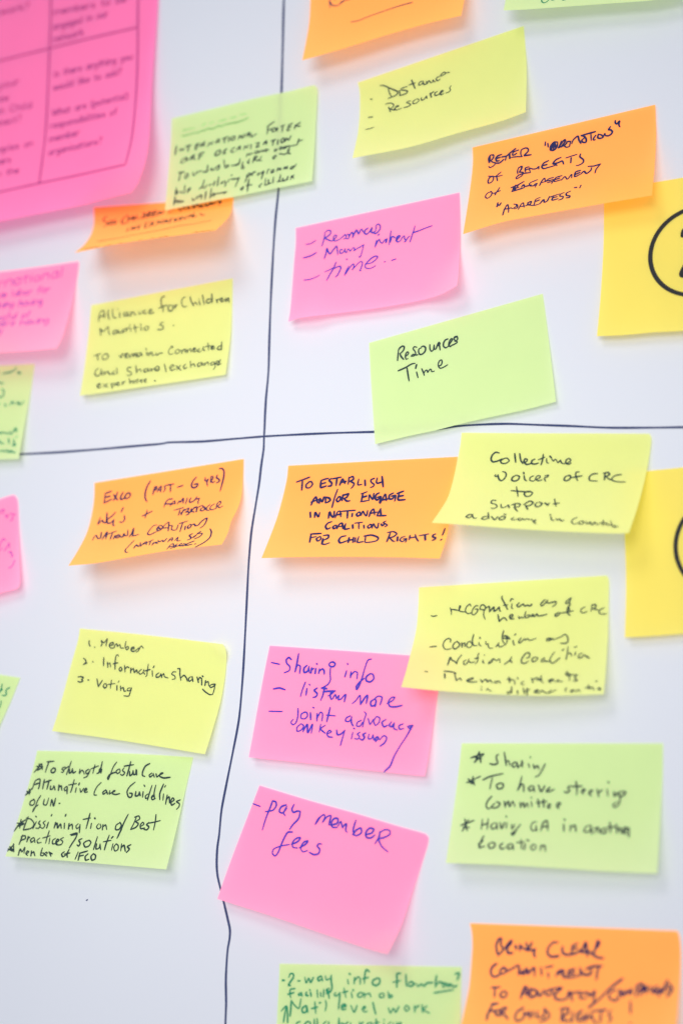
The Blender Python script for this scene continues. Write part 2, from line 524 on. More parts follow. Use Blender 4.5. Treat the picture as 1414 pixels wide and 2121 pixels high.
# ================================================================== sticky notes, upper half
NOTE = 'sticky note'
s = make_sheet('sticky_note', 'curled orange sticky note half under the green foster care note', NOTE, PAPER['orange'],
               [(194.7, 430), (195.5, 445), (195, 466), (188, 488), (175, 507), (155, 523.6)],
               [(483.7, 409), (482, 424), (477, 444), (464, 461), (445.5, 478)],
               B=[(155, 523.6), (250, 504.5), (345, 491), (420, 481), (445.5, 478)], zl=.040, zr=.043, power=1.55, z0=.0004)
A = ((190, 400), 4.713)
write_parts(s, [
    [(*A, '150,230 120,250 125,280 155,290 145,320 115,330|190,270 165,290 180,310 205,290 190,268|240,260 215,275 240,290 220,305 200,305|355,215 310,250 295,290 320,300 360,275|365,230 360,270|365,250 400,240|405,225 400,265|420,230 418,260|445,215 440,250 490,240|510,200 500,245|505,195 530,205 525,235 495,245|560,190 545,235|555,185 585,190 560,215 590,230|600,185 640,175|605,180 600,220 645,210|600,200 635,192|655,215 665,180 690,200 710,170|750,190 770,180|850,150 870,175 900,130|910,140 915,160|940,130 945,155 970,145|990,120 1000,150|1000,150 1030,110 1050,140|1080,110 1060,130 1080,140 1100,125|1110,105 1130,130 1160,90|1150,110 1190,100|1230,80 1265,85 1240,110|1170,110 1210,95')],
    [(*A, '360,345 345,375|385,365 400,330 420,355 440,320|440,325 490,310|470,318 455,355|525,295 570,285|530,295 520,340 565,328|525,318 560,308|590,285 575,325|588,282 615,285 590,305 620,320|640,310 650,270 675,295 695,260|700,300 725,260 745,290|710,282 745,278|750,260 800,245|775,255 765,290|815,250 812,280|845,240 820,260 840,270 865,250 845,238|870,270 880,230 910,255 930,220|945,245 960,210 985,235|950,230 985,222|1000,195 990,235 1030,220|1060,200 1085,220 1100,210')]], 3.1, INK['brown'])
write_on(s, traced('246,432 420,405 600,370 780,336 900,308 1040,288 1166,262', (140, 390), 3.928), 2.8, INK['brown'], 'underline')
write_on(s, traced('130,498 150,492 165,496 190,484 200,488 225,478 240,482 262,474|300,472 330,464 360,458|420,448 440,444|580,424 605,418|680,408 700,402|740,402 770,398 800,390 812,394|1020,360 1040,356 1060,358 1090,350 1110,352 1140,344 1160,346 1190,338', (140, 390), 3.928), 2.8, INK['brown'])

s = make_sheet('sticky_note', 'pale green sticky note about an international foster care organization', NOTE, PAPER['green'],
               [(356, 245.7), (355.5, 262), (354, 300), (350, 350), (346, 395), (342, 435.7)],
               [(652, 176.7), (656, 182), (656.5, 205), (654, 250), (651, 310), (646, 375)],
               T=[(356, 245.7), (450, 223), (540, 201), (600, 189), (640, 178.5), (652, 176.7)], z0=.0016, zl=.006, zr=.004)
A, B = ((340, 220), 8.8375), ((470, 230), 7.442)
write_on(s, traced('340,440 430,430 500,410 560,405|360,460 400,420|700,360 760,310|840,320 900,290|1000,280 1140,240|1220,220 1320,195', *A) + traced('60,110 140,90|200,60 300,40', *B), 2.4, INK['faint'])
write_on(s, traced('325,540 380,545 430,520 480,515 540,490 620,485 690,450 740,445 800,410 860,418 930,400 1000,360 1060,372 1120,330 1200,325 1280,298 1340,300 1410,265', *A) + traced('0,205 60,190 130,180 200,160 280,130 330,100', *B), 2.2, INK['leaf'], 'underline')
write_parts(s, [
    [(*A, '230,725 205,890|290,830 305,775 345,815 375,765|400,735 500,712|450,730 440,825|570,790 590,700 650,685|575,745 630,725|565,795 600,780|670,740 690,690 720,680|680,720 745,720|745,650 720,700|800,745 830,670 870,700 900,640|945,690 970,630 1010,600 1005,670|950,655 1010,645|1070,600 1170,560|1120,580 1100,665|1195,570 1180,650|1260,560 1220,590 1235,625 1290,600 1300,560 1255,555'),
     (*B, '180,435 205,380 240,415 270,355|290,400 330,340 350,335 345,395|300,370 350,360|380,345 375,400 460,350|620,240 730,165|635,235 620,355|625,300 690,275|720,265 690,290 710,320 745,300 750,265 720,260|740,300 780,260 770,310|830,240 890,215|865,230 850,325|950,220 1010,190|955,220 930,305 975,290|945,260 985,240|1060,220 1040,270|1050,240 1130,175|1060,225 1110,240 1130,230')],
    [(*A, '400,935 330,980 310,1040 360,1030|380,1020 420,940 430,1000|390,980 440,970|480,960 500,930 560,890 520,950|490,990 510,940 570,975|640,880 730,848|650,885 635,980|640,930 700,905|1010,800 940,860 935,905 985,895 1040,840 1015,800|1085,880 1110,810|1095,815 1150,780 1100,830 1120,870'),
     (*B, '130,560 80,590 60,620 90,640 120,620|150,615 190,550 205,540 205,600|165,580 205,570|260,600 280,540 310,570 330,520|375,515 370,585|440,500 500,490 450,560 500,545|560,520 590,470 615,460 610,520|570,500 615,490|685,465 750,440|720,455 705,525|790,450 780,515|860,420 835,450 845,490 880,470 885,425 860,420|900,470 920,420 950,450 990,380')],
    [(*B, '300,710 320,660 350,680 370,650 400,660|440,620 430,650 470,650 490,620 460,615|500,640 540,610 560,620|560,630 600,590 650,605|590,610 610,625|750,580 730,620 760,610 780,580|810,600 830,550 860,570|830,590 900,550 910,570 860,580|900,560 930,545 960,540|1110,430 1090,500 1070,525|960,545 1070,525|1090,470 1170,445|960,545 960,600 940,650')],
    [(*A, '270,1220 365,1205|310,1220 270,1365|410,1245 380,1300 400,1325 440,1280 445,1240 400,1240|530,1210 540,1270 590,1230 610,1190|620,1230 650,1190 700,1190|720,1210 780,1200 800,1080|720,1210 800,1190|850,1160 880,1130 860,1170 910,1170|910,1170 950,1120|960,1170 1000,1150 1010,1080 950,1130|1095,980 1110,1100|1180,1080 1110,1110 1130,1130 1190,1090 1150,1080|1240,1090 1310,1080|1390,960 1370,1060 1310,1085 1340,1060 1380,1040'),
     (*B, '250,780 225,890|240,830 265,885 225,890|350,750 320,790 340,805|400,795 430,700|420,710 470,700 430,750 490,770|540,700 490,760 540,765|760,680 710,710 715,740 760,700|810,660 860,665 890,670|890,670 940,650 980,660|940,600 940,650')],
    [(*A, '230,1490 205,1620|210,1570 250,1560 240,1610|300,1570 320,1550 305,1580 340,1590|385,1440 370,1600|430,1590 440,1530 490,1490|440,1560 480,1520|740,1350 700,1470 650,1520|650,1510 690,1480 740,1500 790,1440|830,1450 860,1430|900,1450 930,1370 910,1450|1000,1290 975,1460|1060,1390 1040,1420 1080,1400|1100,1370 1130,1390 1115,1470|1190,1340 1170,1390|1240,1260 1235,1270|1230,1340 1300,1330|1300,1340 1360,1320|1380,1300 1320,1440 1300,1480'),
     (*B, '300,1000 350,960 370,975 320,1020|320,990 280,1100|390,990 400,950 440,940|480,960 470,990 510,970 500,950|560,930 530,960 570,950|570,930 530,1050|620,970 630,910 660,900|700,910 680,950 720,940 720,900|770,930 790,880 810,910 830,880 835,905|880,900 890,860 910,890 930,850 930,890|880,880 930,870|1070,820 1010,890 975,890 1000,860 1040,850')],
    [(*A, '205,1660 180,1810|185,1790 240,1720 250,1780|260,1760 300,1720 290,1740|300,1760 360,1740|515,1680 530,1730 580,1700 600,1650|620,1690 650,1640 690,1630 680,1700|770,1560 750,1700|870,1500 840,1690|860,1630 920,1590 910,1650|870,1650 990,1590|990,1600 1040,1590 1150,1570|1080,1580 1110,1600'),
     (*B, '250,1165 215,1200 220,1220 255,1190 250,1165|340,1050 325,1150 315,1240|300,1150 390,1135|540,1120 495,1160 510,1175|600,1040 585,1150|640,1060 640,1120|585,1150 680,1110|720,1020 710,1110|830,980 810,1060 780,1095|780,1090 850,1080|860,1040 870,1080 910,1060|940,1010 930,1060|980,1060 1000,1000 1030,1040|990,1030 1030,990')]], 3.2, INK['dark'])

s = make_sheet('sticky_note', 'orange sticky note cut off by the top edge, with a long underline', NOTE, PAPER['orange'],
               [(650, -150), (645, -60), (643, 0), (640.5, 45), (634, 85), (625.8, 125)],
               [(985, -205), (972, -80), (960.8, 0), (954.5, 32.3)],
               B=[(625.8, 125), (700, 104), (800, 73), (880, 50), (954.5, 32.3)], zl=.020, zr=.017)
write_lines(s, ['284,-30 284,10 288,62|284,10 310,45 350,44 400,10 440,-14|370,28 380,14 420,0 460,-8|470,-20 500,-40 540,-52|290,-20 340,-60 360,-30 320,0',
                '460,180 510,172 590,140 700,100 800,66 900,35 960,20'], (610, 0), 3.928, 9.5, INK['navy'])

s = make_sheet('sticky_note', 'lemon yellow sticky note listing distance and resources under the top orange note', NOTE, PAPER['yellow'],
               [(740.7, 171), (743.5, 182), (745, 196), (744.6, 238), (741, 275), (729.7, 327.7)],
               [(1083.5, 53.8), (1087, 95), (1089.6, 133.8), (1089.5, 180), (1088.2, 232.2)],
               B=[(729.7, 327.7), (850, 304), (950, 275), (1040, 250), (1088.2, 232.2)], zl=.017, zr=.011)
write_lines(s, ['242,498 270,498 310,516 350,532 376,546 372,562 350,576 302,596|305,522 312,552 326,578|388,534 392,570|446,506 424,512 404,520 400,530 430,534 448,540 440,556 412,568 390,574|478,456 492,490 506,522|458,494 506,478|552,466 536,476 532,494 548,492 564,476 566,464 556,466|564,476 572,490 584,488|588,466 594,486 606,462 616,468 622,478|622,478 634,474 640,455 648,470 658,468|690,430 672,436 662,452 674,462 692,452|694,428 716,420 736,404 722,398 704,410 694,428|744,402 762,398',
                '284,640 300,632 330,632 346,644 338,660 318,672|306,660 320,696|318,672 340,682 360,680|346,676 364,660 384,652 370,648 356,664 360,682 384,676 404,668|472,614 452,616 440,626 460,632 472,642 456,654 420,664|506,606 490,616 490,634 510,632 534,610 528,598 510,602|552,588 552,608 566,606 582,590 590,576|590,576 594,594|618,556 626,586|620,570 632,552 644,544|672,544 656,552 652,570 670,572 684,562|684,566 706,548 716,536 702,538 692,556 700,568 720,558|774,500 764,516 770,532 756,548 734,554',
                '172,600 184,602|156,738 186,734|132,830 164,822 196,812'], (720, 40), 3.6256, 10, INK['dark'])

s = make_sheet('sticky_note', 'orange sticky note on better promotion and awareness, overlapping the circled 2', NOTE, PAPER['orange'],
               [(977.9, 305.6), (978.8, 330), (977.5, 352), (971, 405), (958.4, 485)],
               [(1355.7, 216.8), (1356.8, 245), (1357.7, 280), (1355, 340), (1349, 405)],
               B=[(958.4, 485), (1040, 460), (1130, 443), (1250, 421.5), (1349, 405)], zl=.017, zr=.016, z0=.0012)
A, B, C = ((1000, 240), 7.07), ((1110, 240), 7.442), ((1000, 320), 5.438)
write_parts(s, [
    [(*A, '150,580 110,575 78,630 85,690|100,590 95,680|110,575 150,572 155,600 120,650 105,655|105,655 140,680 180,690 150,735 95,758 82,740|270,565 210,590 185,630 200,665 235,655|195,625 245,610|180,695 240,690 300,640|280,600 340,590 400,540 475,480|340,590 325,650|385,550 390,625|270,605 320,595|520,500 440,535 430,575 470,570|440,580 490,550|415,610 490,600 570,600|570,600 550,560 560,500 620,472 655,480 660,515 620,560 600,585 640,580 700,572|910,385 905,435|945,405 950,455|1090,385 1040,385 990,440 985,500 1030,505 1075,460 1090,400|1010,410 1000,490|1030,400 1030,500|1050,400 1060,460|1100,470 1130,420 1170,370 1200,350 1200,375 1160,430 1130,460|1140,370 1115,470|1130,460 1160,450 1200,420|1280,375 1230,380 1220,400 1190,440 1210,460 1260,450 1270,410 1280,380'),
     (*B, '545,430 570,370 640,315 655,370 685,425|735,345 700,380 710,405 760,410 770,370 740,320 690,305|690,305 780,280 910,245|840,285 845,380|915,300 880,350 880,375 905,370|955,285 945,335 980,350 1030,325 1000,295 955,285|1030,330 1055,270 1060,300 1100,310 1150,285 1170,245 1140,215 1110,215 1140,168|1215,75 1215,110 1240,125 1280,80 1270,140 1285,170')],
    [(*C, '110,245 75,260 55,300 60,325 90,315 115,280 110,245 75,250|150,240 200,200|150,240 160,295|60,245 150,250 215,235|400,150 385,190 390,220|400,150 435,135 430,165 405,200|405,200 450,205 440,235 375,275 370,265 400,235 450,215|515,140 475,155 475,195|475,175 510,165|450,215 530,205|530,200 520,155 560,165 600,160 625,135 625,165|735,70 680,100 660,140 675,160 740,145 810,125|680,125 715,115|875,35 820,60 785,105 810,110 830,125|785,105 840,95 890,75 905,110|930,40 1055,0|990,40 985,95'),
     (*B, '680,590 670,630 725,680 720,720 660,760 615,768')],
    [(*C, '90,420 45,440 25,480 45,495 85,470 100,430 85,415|100,440 145,430 185,375|145,430 135,455|140,430 190,410|315,375 380,350 460,305|350,360 330,410|400,340 360,400|320,420 400,395 460,375|345,385 400,370|365,345 350,400|430,368 455,340 465,360 500,355 540,345|610,285 540,315 520,330 530,355 580,350 605,335|575,340 605,325 585,370|635,350 660,300 690,268 700,310|655,320 750,290|790,260 740,275 700,305|740,300 790,285 770,330|725,318 780,305|885,240 815,265 800,305 880,285|810,285 860,268|880,290 920,250 945,280 995,225 995,265|1095,180 1040,200 1030,250 1100,220|1040,225 1085,205|1100,220 1135,190 1160,215 1210,180 1220,150|1180,135 1250,130 1320,108|1320,108 1270,170 1258,210')],
    [(*C, '165,545 155,590|200,548 180,578 165,560|220,685 240,620 275,565 285,600 285,655|235,620 310,605|310,600 330,610 375,580 370,560|345,560 385,570 385,600 350,615|395,620 430,560 450,545 460,595|410,590 480,580|510,545 490,575|500,545 540,530 530,560 500,570|500,570 560,575|640,485 590,510 575,560 570,575 640,555|590,530 630,515|640,555 680,510 690,540 720,525 745,475|740,485 860,445|790,470 775,515 840,500|780,490 830,478|910,430 870,450 860,470 900,475 890,500 850,515|980,415 935,440 935,460 975,470 970,485 935,490|1030,375 1050,372|1100,348 1085,378')]], 3.6, INK['navy'])

s = make_sheet('sticky_note', 'pink sticky note listing resources and time, bottom right corner curling up', NOTE, PAPER['pink'],
               [(612.5, 472.4), (612.8, 500), (609, 545), (604, 610), (601, 645), (597.1, 666.9)],
               [(951, 398.8), (952.3, 440), (952.4, 490.3), (950.5, 540), (947.4, 581.3), (945.5, 591.8)],
               B=[(597.1, 666.9), (615, 660), (700, 649), (780, 638.5), (855.8, 625.5), (890, 617.5), (911, 611), (932, 600), (945.5, 591.8)],
               zl=.006, zr=.006, bumps=((1.0, 1.0, .010, .42), (0.12, .96, .003, .25)), power=2.2)
write_lines(s, ['194,458 230,452 268,428|336,372 332,410 314,470|336,370 360,352 378,356 380,376 350,402 328,416|332,410 360,424 390,434|390,432 410,416 426,394 412,388 400,408 404,432 424,430 448,418|448,418 470,400 488,384 496,396 492,412 476,416|496,392 512,380 518,400 510,416 494,414|518,400 530,378 540,366 548,384 544,408|544,408 560,370 574,350 582,366 590,380 604,350 614,344 620,362 632,368|660,336 640,350 632,372 648,382 668,366|668,368 686,340 690,332 684,366 700,372 718,352|718,350 724,312 740,306 752,322 748,346 734,364 712,378 700,366',
                '174,560 230,544 272,520|332,566 346,520 352,488 362,514 374,530 398,502 424,470 430,500 432,536|470,498 452,500 450,524 466,524 486,500 488,488 488,514 500,520|500,520 508,494 518,494 524,510 540,492|540,492 552,482 560,492 552,506 578,490 606,474 628,460|628,460 618,500 604,546 596,556 592,546|724,428 712,478|736,388 742,382|712,478 730,440 744,420 752,440 766,450 780,430 790,420 792,448|832,356 824,410 818,460|796,442 800,416|828,440 838,402 850,400 860,408|868,430 886,412 900,396 886,394 872,416 880,440 902,432|902,432 920,402 932,394 934,416 944,432 930,440|1012,320 1000,360 984,410 974,440|940,440 956,410 972,396|994,372 1040,356 1090,336 1140,318',
                '180,726 220,722 264,706 296,690|420,592 400,640 370,690 350,728|336,664 370,650 406,628|406,640 424,630 450,622 456,634 446,660 430,690 416,704|496,570 504,570|484,690 500,650 516,622|492,680 516,642 540,612 552,604 552,630 540,650 562,626 590,596 612,586 618,600 606,640 598,656 606,656|650,606 690,594 720,570 732,552 718,546 690,558 660,586 640,610 640,632 664,640 694,632 716,618|782,590 788,588|838,578 852,574 868,568'],
            (580, 380), 3.6256, 11.5, INK['violet'])

s = make_sheet('sticky_note', 'pale green sticky note reading resources and time, crossing the horizontal line', NOTE, PAPER['green'],
               [(764, 710.3), (767.5, 780), (772, 850), (776.7, 919.7)],
               [(1123, 608.4), (1131, 668), (1141, 750), (1150.4, 832)],
               B=[(776.7, 919.7), (850, 902), (905, 890.5), (945, 880), (1000, 867), (1080, 850), (1150.4, 832)], zl=.004, zr=.0035, power=1.6)
write_lines(s, ['252,460 246,528|252,456 262,440 280,428 292,432 290,450 276,470 262,480|262,480 272,502 288,520|302,498 316,488 322,474 314,468 304,480 300,500 306,520 318,514|380,436 362,432 354,446 366,462 372,480 360,496 340,498|340,498 352,486 378,490 386,488|412,440 396,446 392,468 402,486 420,482 438,462 440,438 428,428 412,432|470,418 472,450 482,464 494,454 500,420|500,420 504,452 514,446|514,446 524,420 534,402 540,410 530,424 522,420|536,410 542,454|596,378 580,384 566,406 566,428 580,440 598,430|598,430 612,406 628,380 620,376 606,396 602,420 612,432 628,418|662,358 644,362 638,378 652,392 662,400 650,410 630,420 612,428|640,372 660,362 664,380 644,396',
                '250,600 300,578 345,552 368,548|312,582 318,622 326,670|378,558 372,582|378,608 388,648|414,586 424,608 432,632|430,616 440,598 450,596 456,612 460,604 474,588 480,592 484,606 502,602|530,568 548,560 556,540 552,524 540,528 530,548 530,568 542,582 564,576 594,558'],
            (750, 590), 3.3667, 11.5, INK['dark'])

s = make_sheet('sticky_note', 'pale green sticky note barely showing at the top right edge', NOTE, PAPER['green'],
               [(1066, -190), (1052, -60), (1046, 0), (1042.3, 21.5)],
               [(1452, -235), (1436, -80), (1424, -12)],
               B=[(1042.3, 21.5), (1062, 21), (1140, 16), (1250, 8), (1354, 0), (1424, -12)], zl=.017, zr=.013)
write_lines(s, ['400,-50 372,-30 362,0 366,16 380,22 400,14 414,2|430,-8 440,2 462,-6 470,-22 450,-30 430,-16|500,-40 520,0 545,-4'], (1020, 0), 3.589, 11, INK['green'])

# ---- left column, upper half
s = make_sheet('sticky_note', 'blurred pink sticky note at left edge with purple handwriting, above the green one', NOTE, PAPER['pink'],
               [(-160, 583), (-168, 660), (-182, 748)],
               [(163.6, 541.5), (162, 560), (157, 590), (150, 625), (141, 660), (129, 700), (117.7, 721.6)],
               T=[(-160, 583), (0, 563.6), (90, 552), (163.6, 541.5)],
               B=[(-182, 748), (0, 731), (60, 727), (117.7, 721.6)], zl=.020, zr=.024, power=1.6)
K = 7.856
for t, a, h in (("International", (-480, 590, 1010, 345), 19), ("possible labor for", (-420, 740, 800, 588), 13), ("everything having", (-420, 900, 690, 785), 14),
                ("meaningful of", (-420, 1105, 480, 1000), 14), ("the mere having", (-420, 1190, 790, 1092), 13), ("family", (-320, 1310, 45, 1250), 13)):
    write_on(s, written(t, a[0] / K, 530 + a[1] / K, a[2] / K, 530 + a[3] / K, h, .22, 1.0), 2.6, INK['purple'])

s = make_sheet('sticky_note', 'lemon yellow sticky note about an alliance for children, left of the vertical line', NOTE, PAPER['yellow'],
               [(189.6, 632.5), (188, 650), (183, 700), (175, 765), (166, 819.4)],
               [(481.7, 576.8), (481, 620), (478, 690), (472, 740), (466.8, 776)],
               B=[(166, 819.4), (195, 816), (270, 805), (380, 789), (466.8, 776)], zl=.005, zr=.004)
write_lines(s, ['222,430 226,380 244,340 262,336 272,400|228,392 270,378|302,330 300,372 312,412|340,316 338,350 350,398 372,398|396,350 400,396|380,322 384,326|452,350 432,358 436,382 456,376 466,348|466,348 468,384 486,378|490,350 494,380|494,362 512,346 524,372 540,370|556,340 562,366 584,358 588,334|616,330 600,342 606,364 630,356|640,348 668,336 660,324 644,338 648,364 686,352|776,218 750,226 744,270 762,330 758,352|722,318 796,290|826,290 806,302 806,336 830,340 846,314 836,292|858,290 862,318|862,304 878,288|946,222 920,240 918,286 936,308 962,298|986,220 996,262 1018,300|1010,290 1030,268 1048,290|1062,262 1070,290|1058,240 1062,246|1090,206 1104,288|1166,196 1172,250 1170,272|1168,240 1130,244 1122,268 1144,274 1168,252|1206,244 1214,272|1212,256 1230,236|1240,252 1260,240 1250,230 1238,248 1252,264 1276,248|1284,232 1288,262 1306,230 1312,270',
                '240,546 236,500 232,486 262,512 300,470 306,520 316,542|366,500 344,512 348,536 370,524 374,498|374,500 384,526|392,500 396,524 416,520 424,492|424,494 430,520|446,484 452,514|450,498 472,480|484,480 492,512|482,456 484,460|520,452 534,524|506,486 556,474|574,474 580,504|572,450 576,456|620,470 602,482 610,502 634,494 640,474 622,466|766,434 740,440 734,456 758,466 764,484 736,498 710,494|846,460 852,462',
                '184,716 240,696|212,708 216,752|268,702 252,722 262,748 288,742 304,716 284,698 266,704|392,710 412,732 418,700 434,700|440,716 466,704 456,694 440,712 450,732 474,724|480,704 488,732|490,714 506,696 512,724 528,692 538,724|560,690 544,702 548,722 570,712 576,686|576,690 588,716|622,684 628,712|616,656 620,662|640,690 646,716|646,702 664,684 672,712 690,708|700,688 708,712 736,692 758,694|846,636 820,650 806,684 816,704 846,696|840,650 830,634|880,662 862,676 868,698 892,690 898,668 882,660|914,668 918,696|918,680 940,660 948,690|958,662 964,688|966,676 988,656 996,684|1010,664 1034,660 1022,650 1008,668 1022,682 1044,672|1066,656 1050,668 1056,684 1080,674|1100,640 1092,664 1110,670|1134,606 1142,668|1112,640 1164,630|1160,654 1186,640 1174,632 1160,650 1172,662 1196,652|1250,598 1248,668|1246,630 1222,640 1214,660 1236,664 1248,646',
                '222,820 196,840 192,876 216,884 240,860 244,826|240,846 256,878|266,846 276,872|276,862 300,846 312,872 330,866|356,840 336,856 344,872 366,862|372,812 378,868|496,812 466,816 462,840 490,852 498,872 470,882 456,876|532,796 540,862|542,846 566,828 580,852|620,822 600,834 606,852 628,842 632,820|632,824 644,846|656,822 664,844|664,834 690,820|690,838 730,820 714,802 692,824 704,842 732,834|770,782 780,820 786,852|820,820 850,800 838,790 816,812 830,838 860,826|868,800 910,836|906,796 872,834|950,786 932,800 938,824 962,812|988,756 992,816|994,798 1016,782 1028,806|1070,772 1048,786 1056,806 1078,792 1082,768|1082,772 1094,796|1106,776 1110,796|1112,786 1134,768 1142,792|1180,766 1160,776 1164,794 1186,782 1190,764|1190,766 1194,810 1180,832|1200,784 1226,764 1214,756 1202,774 1214,790 1246,782|1240,746 1220,800',
                '210,970 236,956 226,948 208,966 220,984 246,974|256,950 300,980|296,946 262,982|326,944 336,990|330,962 350,944 362,956 344,972|370,956 394,944 382,936 370,952 382,966 404,956|420,934 424,956|424,946 444,928|478,906 484,950|486,938 506,926 512,948|520,920 530,942|556,908 536,920 552,930 544,944|590,916 564,924 586,934 580,944|600,928 622,914 610,910 600,926 612,938 626,934|688,924 696,926'],
            (150, 560), 4.04, 10.5, INK['dark'])

s = make_sheet('sticky_note', 'pale green sticky note at left edge with green writing, just above the horizontal line', NOTE, PAPER['green'],
               [(-232, 772), (-242, 860), (-262, 968)],
               [(72.1, 754), (69, 775), (62, 820), (53, 870), (45, 915), (39, 950.6)],
               T=[(-232, 772), (0, 757.6), (72.1, 754)], B=[(-262, 968), (0, 951.6), (39, 950.6)], zl=.006, zr=.006)
write_lines(s, ['-60,330 -20,300 -40,280|60,322 100,330 120,300 130,330|140,312 180,296 190,320 210,288|220,300 250,280 270,270|300,270 330,200|360,290 400,330 390,290 360,310 400,330 440,310',
                '-40,520 10,500 20,520 80,516',
                '-40,780 20,800 70,770 84,660 40,640',
                '-40,960 0,920|100,920 110,960 130,990 120,950|200,960 260,880 270,920 290,940|330,900 400,900 380,940 340,920 400,950 440,930 490,880',
                '-30,1500 10,1520|20,1500 60,1500 40,1530|80,1500 130,1520 180,1530|200,1480 230,1540 300,1420|290,1500 330,1430 350,1490|330,1400 300,1480',
                '-40,1700 0,1660 30,1720 90,1720|180,1620 190,1720|280,1640 290,1700 320,1760 260,1760 290,1700|330,1600 350,1580',
                '-60,1890 0,1880 60,1860 100,1890 140,1850 170,1900 200,1860|190,1910 240,1860 270,1900 320,1910|180,1890 310,1900'], (0, 740), 9.64, 26, INK['green'])

# ================================================================== sticky notes, lower half
s = make_sheet('sticky_note', 'curling orange sticky note on working groups and national coalitions, below the horizontal line', NOTE, PAPER['orange'],
               [(196.2, 1000.3), (196, 1022), (194, 1046), (187.5, 1080), (179, 1107), (162, 1140), (142.4, 1171.6)],
               [(504.3, 950.7), (503.5, 985), (499.8, 1030), (491, 1056), (478.9, 1080), (472, 1104), (459.6, 1128)],
               B=[(142.4, 1171.6), (200, 1166.5), (270, 1154), (360, 1139), (459.6, 1128)], zl=.027, zr=.028, power=1.7)
A, B, C = ((190, 960), 8.8375), ((330, 950), 8.8375), ((180, 1070), 8.8375)
write_parts(s, [
    [(*A, '365,510 310,530 255,550|250,555 245,640 230,725|245,620 345,600|230,725 320,680 375,655|405,570 440,620 480,670|480,525 450,600 405,675|580,530 540,600 530,650 560,660 600,630|640,650 610,630 640,560 690,540 715,570 690,620 630,650|1080,320 1020,420 985,540 985,640 1015,700|1125,570 1140,490 1160,440|1150,440 1190,425 1190,460 1135,510|1200,520 1240,450 1275,415 1265,525|1215,490 1265,480'),
     (*B, '120,490 270,465|210,480 205,605|125,490 95,510 115,550 80,605|335,525 435,492|680,340 620,410 590,490 610,530 660,530 705,490 705,465 640,470|845,350 840,400 870,410 895,375|900,375 875,440 885,500|950,330 940,440|950,330 985,330 985,365 950,395|950,395 975,440 1020,415|1065,305 1045,345 1100,385 1105,410 1050,445|1100,185 1150,180 1185,230 1185,310 1150,470 1115,595')],
    [(*A, '165,990 120,1115 200,1040 220,1080 270,1080 280,1010 285,905|440,895 380,960 285,1040 300,1095 350,1090 410,1030|410,1030 395,1130 420,1140|580,815 545,885|600,955 605,1030 560,1080 515,1070|930,965 1110,875|1020,860 980,1000'),
     (*B, '245,740 180,745 120,800 90,890|120,830 210,830|200,870 240,810 285,775 290,830|215,845 300,815|335,835 370,775 390,800 440,725 440,815|515,725 485,830|580,720 555,770 560,800 610,790 660,750 690,700|660,745 735,730|735,735 710,790 715,825')],
    [(*B, '275,945 445,898|380,950 355,1035|405,1030 440,950 460,930|405,1030 400,990|440,960 540,910 530,950 480,980|480,980 545,980 540,1015 495,1035|590,920 575,980|670,885 590,960 640,980|640,900 690,885|690,910 680,975|690,910 760,870 800,860|790,900 750,940 780,960 830,930 820,890 790,900|800,870 860,920 840,940|930,840 870,900 870,945 920,945|1010,830 950,870 930,920 960,940 1040,910|1045,910 1060,830 1120,780 1125,820 1075,870 1100,900 1160,870')],
    [(*C, '110,435 135,380 175,345 205,400 250,400 270,290|285,420 340,330 375,280 350,410|310,365 370,350|370,330 450,300 545,270|470,310 430,420|520,350 490,410|560,340 520,370 550,395 600,375 610,345 570,335 540,360 590,365|610,370 665,375 680,310 700,350 745,350 755,245|780,375 830,300 860,215 845,350|820,330 850,320|830,360 880,350 950,330|1285,155 1230,165 1150,250 1115,320 1150,335 1270,280|1330,165 1290,215 1300,265 1360,240 1400,190 1350,160|1310,200 1350,230'),
     (*B, '20,1310 100,1220 175,1165 165,1325|60,1275 165,1265|180,1230 240,1230 225,1300 310,1305 350,1210|370,1190 520,1145|430,1180 380,1340|480,1240 470,1300|560,1210 525,1240 530,1280 570,1260 590,1215 560,1205|590,1215 640,1200 660,1230 720,1215 750,1170|740,1190 800,1130 875,1090 860,1150 820,1220 750,1275')],
    [(*C, '870,440 780,530 705,620 715,655 755,655|865,580 910,520 940,545 975,540 985,480|990,545 1040,490 1095,460 1090,520|1020,510 1100,485|1100,480 1220,425|1170,460 1145,520|1225,480 1200,520|1200,520 1250,475 1290,470 1260,490 1300,490'),
     (*B, '-20,1500 0,1525 60,1500 80,1520 140,1465|160,1530 200,1470 245,1450 235,1510|190,1495 250,1480|290,1500 345,1440 330,1510 390,1500|610,1375 550,1410 580,1440 575,1470 520,1490|600,1455 660,1410 720,1370 760,1330|760,1330 700,1380 640,1440 610,1450|760,1340 700,1370 790,1375 740,1430 650,1470')],
    [(*B, '140,1660 210,1580 255,1555 270,1620|190,1620 270,1600|205,1650 300,1610 350,1600|340,1560 290,1590 320,1600 280,1630|410,1555 360,1590 400,1600|440,1570 410,1590 440,1600 490,1570 450,1560|640,1510 560,1540 500,1570 490,1590 600,1570|650,1565 668,1562|930,1285 955,1340 930,1440 830,1530 665,1620')]], 3.5, INK['navy'])

